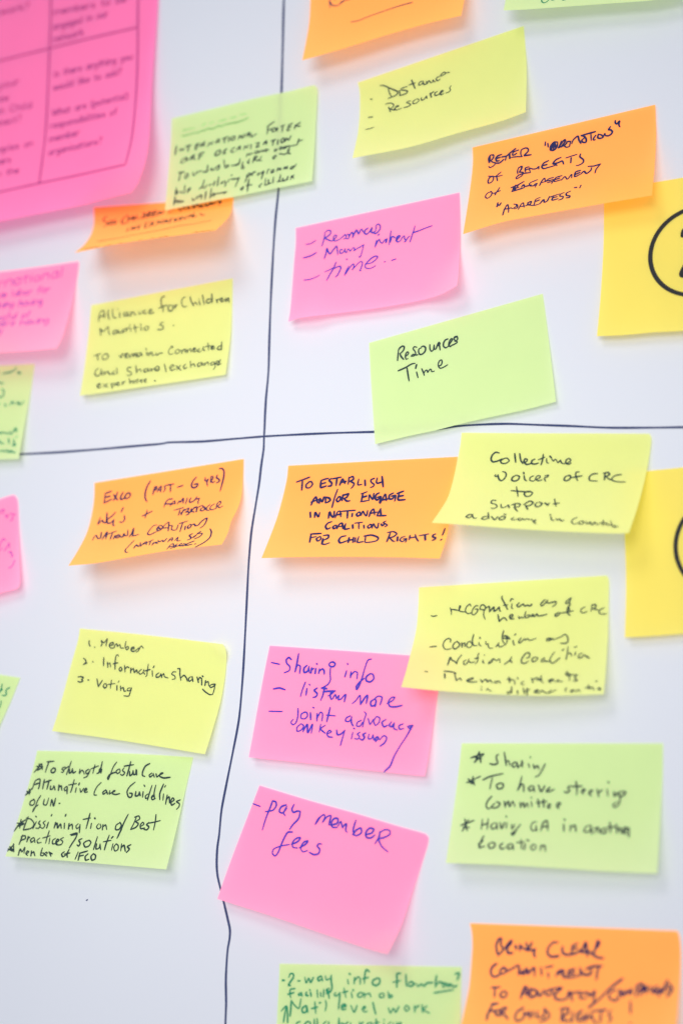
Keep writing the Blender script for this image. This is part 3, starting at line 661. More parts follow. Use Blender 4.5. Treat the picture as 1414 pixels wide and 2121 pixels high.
s = make_sheet('sticky_note', 'orange sticky note on child rights in bold capitals, right of the vertical line', NOTE, PAPER['orange'],
               [(596.9, 964.7), (594.5, 990), (587.8, 1021), (579, 1055), (572.6, 1076), (558, 1115), (541.6, 1156)],
               [(947.2, 946), (941, 982), (933, 1022), (930, 1064), (928, 1096), (922, 1122), (910, 1157)],
               B=[(541.6, 1156), (620, 1154), (720, 1153.5), (820, 1154.5), (910, 1157)], zl=.022, zr=.019, power=1.7)
write_lines(s, ['276,226 330,206 366,192|318,212 312,280|360,228 342,244 344,264 366,264 386,240 376,222 358,226|446,214 470,206 494,200|444,216 442,262 480,252|446,238 474,230|512,202 498,214 516,232 512,250 492,254|518,204 550,198 580,192|552,200 546,248|570,246 590,206 606,236|580,228 612,222|634,192 628,240|630,200 660,188 664,206 640,220|640,220 668,236 660,256 648,268|700,206 694,244 720,242|742,214 744,248|806,200 782,212 786,228 804,242 798,256 780,262|826,198 820,226 826,234 860,224|858,188 862,222 866,258',
                '376,382 392,346 408,328 420,368|376,362 430,344|432,370 434,338 444,352 452,360 462,328|474,330 474,366|470,328 500,336 506,350 490,362 474,368|556,276 536,330 518,398|566,326 548,346 556,360 576,344 574,326 560,328|586,352 594,312|590,316 616,310 630,306 618,330 598,338|598,338 620,356 638,354|716,306 736,300 756,292|728,304 718,356|712,360 740,356 760,352|724,330 752,322|768,352 772,312 786,334 796,344 802,304|838,300 818,312 812,338 826,348 844,330|826,330 850,326 840,366|846,372 864,336 880,308 888,352|850,350 900,340|936,300 908,316 908,340 928,340 942,322|922,322 950,318 944,356|960,304 1004,288|974,302 968,346 1014,346|970,324 1002,318',
                '370,432 372,466|400,466 404,432 416,450 426,464 434,434|494,472 502,430 514,456 528,466 534,424|540,470 556,430 572,424 578,462|546,450 580,444|572,426 624,422 676,418|624,424 622,472|656,440 654,460|700,430 684,446 694,458 712,444 706,430|716,454 728,424 740,446 752,456 760,420|770,460 784,424 800,410 808,450|776,440 826,430|850,408 836,430 824,456|846,410 852,456|824,456 884,454',
                '516,496 490,506 474,528 484,546 506,538|540,520 524,532 530,544 548,534 548,520|552,544 570,512 586,506 592,544|560,530 604,524|610,510 604,546 636,542|658,518 660,540|672,506 724,500|700,504 700,544|734,520 736,540|776,516 760,528 766,540 784,530 786,516 774,514|790,540 800,510 812,532 826,540 834,506|852,512 860,524 872,514|884,492 866,502 880,510 894,520 878,530',
                '372,580 410,578 444,576|376,582 366,636|368,606 410,598|434,598 412,612 420,628 442,614 440,598|460,590 494,588 492,606 462,620|462,620 450,646 470,650 500,640|448,648 456,610|612,592 580,600 564,622 572,640 604,632 628,622|634,606 628,636|630,622 660,618|664,604 660,636|678,606 674,634|700,598 690,636 730,632|746,596 742,636|736,594 790,588 832,606 826,622 788,634 744,638|914,572 904,600 890,632|896,570 936,564 958,578 936,598 908,606|908,606 936,630 944,630|964,600 962,626|1014,596 990,604 980,622 996,632 1016,618|1000,614 1024,612 1018,636|1048,590 1042,618|1046,606 1080,602|1084,584 1090,606 1104,628|1110,592 1174,580|1150,586 1152,620|1222,580 1204,588 1204,600 1222,606 1214,618 1200,622|1286,542 1276,570 1268,588|1256,622 1264,616'],
            (530, 930), 3.2884, 14.5, INK['navy'])

s = make_sheet('sticky_note', 'lemon yellow sticky note on collective voice, lapping over the orange child rights note', NOTE, PAPER['yellow'],
               [(955.4, 896.3), (953, 920), (947.9, 948), (938.5, 992), (927.5, 1029.4), (912, 1056), (893.6, 1082.7)],
               [(1344, 898.7), (1347.5, 906), (1346.8, 921), (1341, 960), (1331.5, 1005.6), (1317, 1058), (1301, 1104)],
               T=[(955.4, 896.3), (1100, 897.5), (1250, 898), (1344, 898.7)],
               B=[(893.6, 1082.7), (960, 1087), (1050, 1094), (1170, 1101), (1280, 1105), (1301, 1104)], zl=.028, zr=.026, power=1.7, z0=.0014)
write_lines(s, ['452,172 430,168 408,188 402,212 412,226 440,222 470,208|478,208 460,220 466,234 490,236 512,220 500,204 480,206|546,176 552,230|576,176 584,220 596,238|596,226 616,226 622,212 608,208 602,226 618,242 646,236|668,210 650,220 650,236 670,240 690,234|720,180 714,220 706,244|690,214 730,198|740,206 742,232 752,234|760,192 768,200|770,206 782,222 792,210 800,216|800,216 810,232 824,216 830,232 846,238|846,238 870,232 888,216 876,206 858,218 858,236 880,240 888,232',
                '430,304 424,312 436,316 444,306|444,306 448,328 462,342 484,328 494,306 488,290 472,286|550,310 532,322 528,338 546,344 568,334 574,316 556,308|602,310 608,336 618,342|600,290 602,300|660,312 640,322 638,338 656,344 676,334|676,334 700,322 700,312 684,312 672,330 690,342 712,336|730,312 752,308 746,318 726,326 734,345|874,310 856,316 846,336 862,342 884,328 886,312 872,308|938,288 920,290 918,310 926,336 930,342|896,322 956,312|1050,298 1020,302 1000,320 1002,338 1050,344|1096,300 1092,338|1086,296 1116,292 1124,304 1100,316|1100,316 1130,338|1196,304 1160,310 1136,330 1150,344 1220,350',
                '524,402 590,408 640,410|556,378 562,410 566,438|620,406 604,420 612,436 640,434 654,416 640,406 618,406',
                '432,462 408,462 402,478 430,486 438,500 416,512 402,508|462,484 464,504 484,504 506,490|506,490 512,506|548,484 546,508 562,528|526,490 560,480 580,486 570,500 548,502|612,492 624,516|600,488 640,466 658,476 640,492 616,496|684,474 670,486 676,500 700,496 712,480 694,472|730,478 748,492|748,484 756,480|788,452 798,498|780,484 818,478',
                '290,548 264,550 250,562 268,568 288,556|286,552 296,570 312,570|384,536 388,574|380,560 356,562 344,574 366,578 386,568|404,560 424,580 442,560|470,560 450,570 456,580 480,576 488,562 470,558|482,546 490,548|540,566 524,576 540,582 558,576|580,568 564,576 580,584 592,572|592,572 604,580 620,574 640,580 650,576|650,576 664,598 676,604|672,580 664,596|766,562 772,582 784,584|760,548 766,552|796,572 806,584 818,574 830,588 846,582|926,566 902,576 892,594 906,606 930,600|950,588 934,598 946,608 966,600 960,588 948,588|980,590 986,606 1004,596|1004,592 1010,606 1024,610|1024,610 1030,594 1044,606 1056,612|1086,580 1082,616|1060,600 1106,600|1096,612 1108,600 1114,616|1130,588 1134,592|1120,612 1140,604 1136,616 1160,624|1160,612 1150,626 1180,620'],
            (880, 880), 2.9458, 10.4, INK['dark'])

s = make_sheet('sticky_note', 'pink sticky note listing sharing, listening and joint advocacy in violet ink', NOTE, PAPER['pink'],
               [(558.7, 1337.3), (548, 1390), (534, 1465), (524, 1522), (515.2, 1568.4)],
               [(922, 1362.5), (915, 1392), (906.6, 1431), (898, 1490), (888, 1556), (879.2, 1607.7)],
               T=[(558.7, 1337.3), (700, 1347), (847, 1357.5), (922, 1362.5)],
               B=[(515.2, 1568.4), (640, 1581), (760, 1595), (879.2, 1607.7)], zl=.006, zr=.006, z0=.0006)
write_lines(s, ['204,172 260,184|340,152 324,138 306,154 310,178 330,200 326,226 292,242|390,112 378,180 366,236|368,220 384,190 400,196 396,246|446,192 426,212 428,240 450,232 460,200|458,206 464,244|478,210 474,244|476,226 492,212|506,214 502,246|512,180 516,184|532,216 526,246|530,232 552,216 562,226 564,250|606,172 596,186 608,200 630,198 638,180 622,168 606,172|606,210 604,250 606,290 590,320 566,336 546,346|716,228 704,270|722,180 724,184|746,236 742,276|744,262 770,234 788,240 786,284|884,148 862,156 840,210 820,280 796,340 784,356 782,336 800,310 836,280|876,248 850,270 850,296 876,304 900,284 894,252 874,248',
                '218,352 260,346 298,358|436,306 418,350 402,404|446,350 440,394|462,320 466,326|516,346 496,362 516,384 508,404 488,410|566,340 556,390 540,430|546,346 580,350|556,372 590,368 640,366|590,400 616,384 632,366 614,372 604,400 612,424|620,420 640,390 646,420|646,420 664,396 660,426 680,420|680,420 700,396 710,390 700,440|754,452 780,430 806,396 810,460|812,456 846,404 858,396 850,450|900,424 880,440 884,468 908,462 916,430 904,420|916,436 910,470|900,424 930,402 956,408 944,460|990,452 1030,430 1044,408 1020,412 1000,440 1010,470 1050,474 1094,464',
                '188,504 280,506|386,486 384,540 370,584 350,596 338,580 352,560|432,510 408,524 406,550 430,556 450,536 444,512 428,510|470,514 472,562|488,478 494,482|516,520 514,570|518,546 540,510 552,520 548,570|604,478 592,530 580,576|578,530 640,536|740,536 714,550 708,570 730,574 750,550|750,540 748,580 760,604|836,508 848,520 836,560 824,612|816,566 790,580 784,604 806,606 824,580|862,552 876,594 896,560|916,544 900,570 912,600 936,580 940,548 918,540|984,560 956,580 970,610 994,600|1020,576 1006,600 1020,610 1040,584|1040,584 1036,620 1060,632|1100,590 1072,604 1076,626 1104,622|1130,606 1140,620 1166,602 1140,604|1160,610 1120,680 1080,740 1040,810 1010,880 980,908 972,916',
                '404,590 378,616 380,640 404,634 424,604 410,590|424,604 420,644|420,640 448,594 452,650 484,592 476,654|540,592 530,646|570,600 540,624 570,654|580,660 612,644 600,634 584,650 590,676 620,682|648,632 654,664 676,660 704,634|704,634 690,680 674,736|758,648 748,694|764,620 770,624|806,648 788,660 804,676 790,694 770,690|846,652 826,664 838,680 824,700 806,692|868,660 864,692 884,690 896,664|896,666 900,700|910,706 934,690 924,678 910,694 914,712|940,700 970,670 988,684 976,716 944,742'],
            (500, 1320), 3.2884, 12.5, INK['violet'])

s = make_sheet('sticky_note', 'lemon yellow sticky note on recognition and coordination, overlapping the pink sharing note', NOTE, PAPER['yellow'],
               [(867.2, 1216.8), (866, 1255), (862.3, 1300), (855, 1335), (847.7, 1362), (840, 1392), (830.4, 1423)],
               [(1255.5, 1192.4), (1259, 1199), (1259.2, 1240), (1258, 1310), (1254, 1380), (1249.4, 1438)],
               B=[(830.4, 1423), (900, 1430), (1000, 1437), (1120, 1441), (1249.4, 1438)], zl=.024, zr=.012, z0=.0014)
A, B, C, D, E = ((880, 1230), 7.442), ((1020, 1220), 5.656), ((880, 1300), 7.07), ((1060, 1300), 7.442), ((880, 1370), 3.721)
write_parts(s, [
    [(*A, '92,338 130,348 182,335|385,215 400,260 405,320|400,240 450,245 520,260|520,260 535,185 545,190 525,260 560,275 620,280|705,190 690,160 640,200 620,260 650,305 710,295|815,185 780,185 730,250 720,310 750,325 800,280 810,235 770,240|840,245 860,180 900,170 930,210 915,250 860,240|910,250 900,330 925,395|930,225 985,195 990,280|990,280 1060,205 1060,270 1100,250 1140,205 1150,270 1165,268|1190,35 1180,60 1230,160 1270,245|1205,180 1270,170|1340,150 1330,220 1350,230|1310,115 1330,75 1355,85'),
     (*B, '310,160 280,195 300,210 350,180 360,175|360,175 370,200 405,190 430,200 460,180 450,178|610,125 560,180 570,200 610,170 640,130|640,130 630,160 660,165|660,165 740,150 735,180 695,210|900,110 850,160 860,175 900,140 920,100|920,100 895,160 910,185')],
    [(*B, '60,300 75,385|70,340 80,370|80,380 120,340 140,340 165,370|195,335 230,325 230,300 200,310 205,350 250,350|300,320 310,345 340,330 355,345|385,265 375,335 420,330 430,305 395,310|440,325 480,310 470,295 450,315 490,325|490,320 520,290 520,310 560,315 635,295|770,275 730,300 730,320 770,305 785,280|785,285 880,270 945,255|900,180 870,240 880,290 905,310|890,200 895,260|1080,210 1030,240 1030,270 1060,280 1105,265|1160,195 1150,265|1155,190 1205,185 1200,220 1160,235|1175,235 1240,250|1305,220 1250,250 1245,285 1290,295 1330,290')],
    [(*C, '65,285 165,275|370,215 375,175 340,160 290,190 262,260 290,315 340,320 385,305|470,200 425,230 405,290 435,315 490,280 505,245 470,205|535,225 540,285|540,250 580,225 580,280|660,200 620,220 610,280 650,295 690,250 650,200|710,100 690,200 710,260 760,265|785,220 795,260 820,270|800,145 805,160|885,205 890,250|890,250 920,235 925,280 950,305 990,300|1080,225 1040,275|1035,285 1070,255 1090,285 1150,265|1150,45 1130,120 1135,200 1170,250|1125,135 1180,120 1245,165|1180,120 1200,200 1170,260|1140,155 1240,165|1285,190 1290,230 1305,255|1310,110 1325,95'),
     (*D, '140,160 100,220 110,240 150,215 190,170|190,170 200,195 235,170 260,195 320,185 370,165|600,160 535,170 530,205 580,200 630,165|560,180 610,180 635,185|640,185 740,150 820,105 860,170 850,230 800,245 745,240')],
    [(*C, '330,550 370,435 385,470 450,510 460,535|460,535 480,470 535,400|605,480 570,490 565,540 590,545 630,500|640,460 640,500 680,515 720,500|785,375 765,440 765,500 730,535|725,455 780,450|845,480 845,510 862,520|860,405 870,402|930,535 930,510 960,490 990,455|930,535 980,500 1000,455 1040,485 1085,460 1095,515|1160,540 1200,510 1240,480 1265,430|1240,480 1270,510'),
     (*D, '215,470 260,460 270,410 250,385 200,410 145,490 145,540 185,555 250,520|350,455 305,490 320,530 360,515 395,470 350,455|500,460 450,500 450,530 490,510 500,480|490,520 560,520|655,375 600,450 580,500 610,550 660,530 735,465|735,465 715,485|770,355 795,335|860,295 850,400 828,495|855,400 900,395 915,440|975,380 965,425|955,305 995,292|1080,390 1030,420 1020,465 1060,465 1110,420|1110,420 1130,440 1190,475|1140,435 1180,460')],
    [(*E, '-2,78 18,80|145,75 220,85 240,95|150,95 152,130|225,90 240,150|240,150 270,130 280,150|320,155 370,135 370,128 340,135 320,150 350,160 400,158|425,140 440,165|440,155 470,140 480,160 500,145 515,165|560,150 530,160 550,168 570,152 580,170|645,120 650,165|630,140 665,135|650,150 685,145 690,180|710,125 715,135|760,155 740,165 745,182 765,178|820,130 830,165|830,140 860,128 880,140|895,110 890,150 912,165|860,145 900,140|950,155 990,145 980,138 950,150 965,165|1000,160 1030,140 1020,155 1060,155|1095,75 1080,100 1110,120 1110,150|1085,100 1175,105|1100,90 1120,110|1175,105 1150,120 1170,150 1140,150')],
    [(*E, '432,195 434,200|430,215 436,222|470,225 480,210 495,225 515,228|665,195 665,245|660,230 630,240 640,250 665,235|710,225 712,250|755,205 765,250|785,205 785,260|760,235 810,215|840,240 875,225 860,218 840,238 870,245|880,245 900,225 920,240 945,245|970,220 950,245 1010,220|1090,205 1075,220 1085,230|1120,225 1140,220 1130,240 1115,230|1150,220 1165,235 1180,215 1195,235|1255,180 1265,215|1230,205 1290,200|1290,205 1300,220|1310,155 1325,152|1340,200 1330,215 1350,220 1345,205')]], 3.0, INK['dark'])

s = make_sheet('sticky_note', 'lemon yellow sticky note numbering member, information sharing and voting', NOTE, PAPER['yellow'],
               [(165.8, 1302), (163, 1322), (149, 1372), (131, 1440), (118, 1485), (108.4, 1514.2)],
               [(462, 1334.5), (467.8, 1345), (469, 1365), (467, 1395), (457.8, 1449.7), (441, 1510), (424.7, 1562.3)],
               T=[(165.8, 1302), (260, 1311), (360, 1322), (430, 1330.5), (462, 1334.5)],
               B=[(108.4, 1514.2), (200, 1526), (310, 1543), (424.7, 1562.3)], zl=.006, zr=.006, bumps=((1, 0, .004, .2),))
write_lines(s, ['338,166 336,188 344,206|376,214 380,214|426,166 432,190 424,206|430,168 446,182 470,152 464,184 460,204|488,200 512,196 514,182 494,184 484,204 500,222 520,218|520,218 528,196 540,190 544,210 552,200 562,196 568,220 590,220|606,172 600,210 612,234 626,220 618,208 604,222|644,226 666,226 664,214 648,218 644,238 660,246 678,238|678,238 700,220 700,236 682,250|698,236 718,206 734,222',
                '296,296 308,304 314,322 294,342|294,342 322,330|362,320 366,322|444,290 442,350|470,324 474,360|474,340 488,330 494,360|552,282 548,270 536,274 528,310 526,376|514,336 546,328|566,360 556,376 566,390 578,378 570,360|596,346 600,396|600,372 616,358 628,364|642,368 640,402|642,386 660,370 668,400 684,380 690,404|720,376 700,396 708,412 730,400 738,376|734,400 744,412|770,338 762,390 758,422 750,430|744,388 782,378|798,386 800,428|812,352 806,364|848,402 828,416 828,434 850,430 862,410|862,410 868,436|868,426 882,406 888,430 914,440|972,396 954,394 940,412 962,424 966,444 944,450|984,372 1000,372 1000,410 1008,458|1010,436 1030,420 1046,436 1056,464|1080,430 1062,446 1070,464 1088,452|1090,430 1096,464|1126,434 1136,472|1136,452 1146,436 1160,444|1160,452 1160,490|1164,424 1170,430|1188,460 1184,494|1188,476 1206,466 1212,498|1238,484 1218,498 1226,510 1250,498 1260,486 1236,486|1258,488 1250,530 1240,560|1240,560 1220,562 1190,544 1166,522',
                '256,432 280,430 296,438 280,450|280,450 292,462 270,470 254,464|328,454 334,456|394,446 404,504|404,504 434,456|450,480 440,500 452,514 466,498 458,480|500,454 492,516|474,488 526,480|540,496 540,528|556,462 550,472|566,500 568,532|568,520 586,510 594,538 606,534|640,512 620,516 616,532 634,532 648,514|648,512 636,548 626,572 590,570'],
            (90, 1280), 3.535, 9.8, INK['dark'])

s = make_sheet('sticky_note', 'pale green sticky note filled with foster care bullet points, lower left', NOTE, PAPER['green'],
               [(77.8, 1554.9), (70, 1588), (52, 1652), (30, 1722), (11.9, 1773.8)],
               [(400, 1568.8), (388, 1620), (373, 1686), (359, 1745), (344.6, 1800.8)],
               T=[(77.8, 1554.9), (200, 1558), (310, 1563), (400, 1568.8)],
               B=[(11.9, 1773.8), (100, 1780), (220, 1790), (344.6, 1800.8)], zl=.009, zr=.010)
write_lines(s, ['240,202 268,170 292,142 298,180|256,160 300,164 262,188|276,140 270,186|330,128 380,124|344,128 330,166 318,202|372,172 358,188 364,204 384,198 388,176 374,170|458,164 440,170 434,180 448,190 440,202 430,200|500,124 484,170 466,216|452,180 480,160|488,180 486,206 500,200 508,176|508,180 514,206 530,196|560,180 556,210 574,186 586,200 590,214|620,180 600,196 606,212 626,196 632,180|630,190 608,230 586,240|664,150 650,206|640,176 690,156|716,126 696,200 678,210|690,206 700,176 710,180 706,206|816,130 794,160 770,220 756,252 752,240 764,220 790,206 810,200|830,178 812,194 820,210 840,196 836,178|868,170 856,188 872,204 856,222 842,216|914,126 900,180 886,226|868,158 934,148|906,196 908,224 924,214 930,190|930,190 934,216 948,214 952,182 956,220|1046,140 1016,158 996,200 996,224 1012,230|1060,206 1042,222 1048,234 1070,218|1070,210 1078,234|1090,212 1096,234 1110,222|1110,222 1140,206 1126,206 1114,226 1140,240 1188,236',
                '174,368 200,340 230,310|184,334 214,340 188,352|206,316 208,356|228,318 250,260 280,248 276,300 270,316|240,288 276,276|312,252 300,316|346,256 330,318|318,270 360,256|356,296 354,320 370,316 378,294|382,300 386,324|414,290 410,326|412,308 428,296 434,326|466,300 450,316 456,330 472,316|472,302 470,350|520,252 502,320 494,340|480,290 536,280|534,310 528,340|556,278 552,288|560,316 566,340 586,312|590,330 608,322 602,312 590,326 594,340 612,338|708,272 680,300 660,340 660,360 676,360|740,324 720,340 722,354 744,340|744,330 752,352|768,330 764,352 784,340|784,344 806,330 794,330 784,348 806,356 836,350|944,270 908,300 888,336 900,374 916,374 924,350 906,346|950,336 946,366 966,362 974,338|974,340 980,364|1000,336 996,374|1006,290 1012,300|1062,292 1046,340 1030,394|1034,352 1016,366 1018,384 1036,376|1060,376 1078,366 1070,360 1058,374 1064,392 1084,384|1088,290 1076,350 1080,386|1142,284 1116,350 1116,392|1142,352 1138,396|1156,294 1150,304|1168,360 1156,424|1160,396 1180,372 1184,414|1194,412 1216,392 1206,380 1192,404 1200,430 1220,418|1258,394 1232,406 1252,420 1250,440 1232,460',
                '240,390 216,404 212,428 234,430 246,404 236,388|286,364 264,400 246,450 230,478 240,452 268,428|312,390 306,424 324,430 338,396 342,380|354,436 364,392 376,436 390,384|414,418 420,418',
                '100,614 140,560 182,532|122,556 170,560 122,580|150,530 140,590|200,510 180,560 166,600|186,520 220,530 240,560 222,590 166,604|256,546 232,594|252,508 256,512|282,540 272,556 284,572 270,592 252,590|320,540 304,552 316,572 300,592 284,584|340,550 328,590|364,496 360,504|390,550 380,590|384,576 400,556 404,590 424,562 430,592|452,556 450,594|462,496 458,506|484,560 480,596|482,580 504,564 508,598|548,560 532,576 538,594 558,580|560,566 556,622|630,488 612,560 602,594|582,530 634,520|640,558 634,592|662,520 666,524|690,560 676,580 686,596 706,582 700,562|720,566 716,602|718,584 738,568 746,600|840,552 812,570 808,600 830,600 848,570 838,550|896,494 872,540 846,600 824,650 818,660|826,640 850,600|954,510 934,560 912,600|940,514 970,506 976,526 946,544|946,544 966,560 950,584 914,600|980,580 1006,562 998,550 980,570 984,594 1010,590|1040,552 1024,566 1040,582 1026,602 1006,600|1090,496 1084,550 1072,604|1040,556 1080,548 1120,538',
                '160,640 146,680 136,704|150,650 178,644 180,662 152,676|200,650 190,684|194,668 210,654|236,656 216,672 222,690 240,676|242,660 246,690|280,660 262,676 266,694 290,690|346,610 330,660 320,696|300,660 352,644|350,660 344,700|390,662 370,676 370,700 390,698|396,690 414,676 404,668 392,690 404,706|446,656 424,668 440,684 430,704 400,708 390,700|492,636 540,626 530,660 510,690 486,728|500,640 530,634|574,664 552,676 562,696 550,716 540,708|606,680 586,696 596,722 620,716 636,690 624,676 600,684|682,650 654,740|676,700 672,736 692,730 700,700|700,704 704,740|764,640 742,700 730,742|722,686 776,676|790,700 780,744|780,660 790,650|812,700 796,724 804,750 824,740 826,712 812,700|850,700 844,750|846,730 866,710 876,752|914,706 890,720 904,736 884,760',
                '56,750 100,706|60,736 98,750 70,720|96,700 100,756|130,780 144,736 156,756 176,724 170,764|186,770 204,756 194,750 182,768 196,782|222,750 218,784|220,770 236,756 246,784|298,730 286,780 304,782 308,764 288,766|318,778 334,764 324,758 314,774 330,786|344,756 358,786|350,762 366,770|450,756 432,772 440,790 460,780|484,740 470,770 472,794|452,772 490,764|548,756 526,808|560,764 548,814|556,766 612,750|552,786 584,780|616,770 596,790 600,814 622,808|652,770 636,790 644,814 664,806 668,780 652,768'],
            (0, 1540), 3.3667, 11, INK['dark'])

s = make_sheet('sticky_note', 'tilted pink sticky note about paying member fees, lying over the vertical line', NOTE, PAPER['pink'],
               [(537.6, 1627), (518, 1678), (497, 1733), (472, 1800), (450.4, 1861.9)],
               [(881, 1727.5), (886.5, 1732), (886, 1745), (877, 1775), (855, 1842), (830, 1918), (802.7, 1975.6)],
               T=[(537.6, 1627), (640, 1658), (740, 1686), (830, 1713), (870, 1724), (881, 1727.5)],
               B=[(450.4, 1861.9), (560, 1896), (680, 1937), (760, 1964), (790, 1973), (802.7, 1975.6)], zl=.008, zr=.013, bumps=((1, 1, .006, .25),))
write_lines(s, ['274,160 322,178|396,146 384,180 356,250 334,322|396,144 416,150 420,170 400,200 352,210|480,168 450,180 438,210 456,218 484,190|484,176 464,220 474,234|528,166 514,196 524,214 548,206 564,208|566,208 556,250 520,290 500,318|656,288 672,256 686,240|664,280 690,240 710,228 716,240 700,276|704,272 730,240 752,234 746,264 740,290|748,292 790,280 794,252 772,252 754,280 762,304 790,306|794,300 812,270 822,306 826,310|826,300 846,284 842,324 850,336|904,262 888,320 892,354|884,350 910,320 934,310 938,336 910,356 890,352|960,350 1000,340 1014,318 990,310 966,334 968,366 996,370 1020,352|1050,332 1046,360 1020,406|1046,340 1080,320 1108,324 1112,346 1080,366 1040,376|1040,376 1060,420 1100,456',
                '518,334 490,336 470,366 450,410 430,460 412,480 396,466 402,440 440,422 500,410|512,408 548,394 566,370 548,370 520,394 520,426 548,432|560,430 596,410 612,390 590,394 568,430 580,454 610,448|696,408 680,406 668,418 684,440 676,466 648,472 620,458'],
            (430, 1610), 2.9458, 10.5, INK['violet'])

s = make_sheet('sticky_note', 'pale green sticky note with three starred points about a steering committee', NOTE, PAPER['green'],
               [(955.7, 1539.8), (949, 1600), (940, 1670), (931, 1732), (922.8, 1787.5)],
               [(1371.6, 1539.8), (1371, 1600), (1367, 1680), (1363, 1750), (1359.8, 1809.4)],
               B=[(922.8, 1787.5), (1030, 1791), (1150, 1798), (1260, 1805), (1359.8, 1809.4)], zl=.014, zr=.011)
write_lines(s, ['186,144 264,120 206,170|236,106 212,170|236,106 246,172|200,136 250,150|352,124 340,130 340,150 346,176 320,184 300,178|386,110 394,160 398,188|396,170 410,160 420,190|452,168 432,184 440,200 460,188|460,172 468,202|490,160 494,200|470,200 500,170|530,180 536,200|540,138 544,142|560,184 566,206 584,190 594,212|630,180 610,220 590,250 570,258',
                '160,292 244,254|170,270 210,304|200,256 190,300|176,290 206,286|258,276 300,256 380,238|316,262 306,300 300,330|360,296 340,306 348,328 374,324 380,302 360,294|492,254 476,310 464,340|472,330 490,300 500,306 502,346|550,310 530,326 540,342 558,330|560,312 566,346|590,306 606,346 628,310|640,344 660,320 646,330 636,346 660,344 684,332|784,310 766,320 776,340 760,352 744,346|814,284 820,330 818,366|790,316 850,312|846,350 870,336 856,330 848,350 862,362|896,356 914,340 902,336 890,356 906,372|940,330 950,376|950,350 970,336|1000,330 1004,372|1006,288 1010,292|1040,346 1044,374 1060,352|1090,344 1066,356 1076,374 1100,366 1110,348 1090,344|1080,370 1070,420 1046,440 1034,426 1060,408',
                '312,374 288,400 278,430 288,448 310,440|330,416 310,436 326,444 350,436 360,416 340,406|386,404 392,440|392,430 410,404 418,436 436,404 450,436|480,410 484,440|484,430 500,412 506,440 522,414 530,440|546,404 552,438|546,380 550,384|586,390 594,440|620,390 622,440|576,414 640,404|650,440 664,424 652,420 644,440 660,446|702,440 722,416 706,412 698,436 714,448',
                '126,548 206,518|150,508 164,578|172,512 136,582|140,560 180,560|256,510 248,570|290,506 284,570|252,546 290,536|330,530 306,550 316,570 340,556|340,534 344,570|360,530 370,566 388,530|402,530 398,566|396,492 400,498|430,540 432,570 450,540|484,540 460,570 440,604 428,600 450,580|580,528 560,528 544,556 556,580 580,570|574,550 580,580|604,580 620,530 640,520 646,580|610,556 648,554|740,540 742,584|744,510 748,516|780,544 780,584|782,562 806,546 814,584|898,544 870,560 862,584 890,586 906,560|904,550 910,600|930,556 930,594|932,574 946,560 954,594|980,564 964,580 976,596 996,584 986,564|1016,528 1020,590|1000,560 1050,556|1056,540 1058,596|1060,580 1078,562 1084,596|1100,590 1120,566 1104,560 1096,590 1116,600|1130,560 1130,618',
                '264,610 244,650 236,680 270,672|230,660 260,640|310,650 290,664 300,684 326,676 330,656 312,648|380,654 360,668 366,688 390,682|424,656 404,672 414,690 434,676|434,660 440,690|486,630 490,690|460,650 506,648|510,660 506,692|520,634 534,640|560,660 544,678 556,696 576,680 566,660|604,664 602,700|604,680 626,666 632,704'],
            (910, 1520), 2.8857, 9.6, INK['dark'])

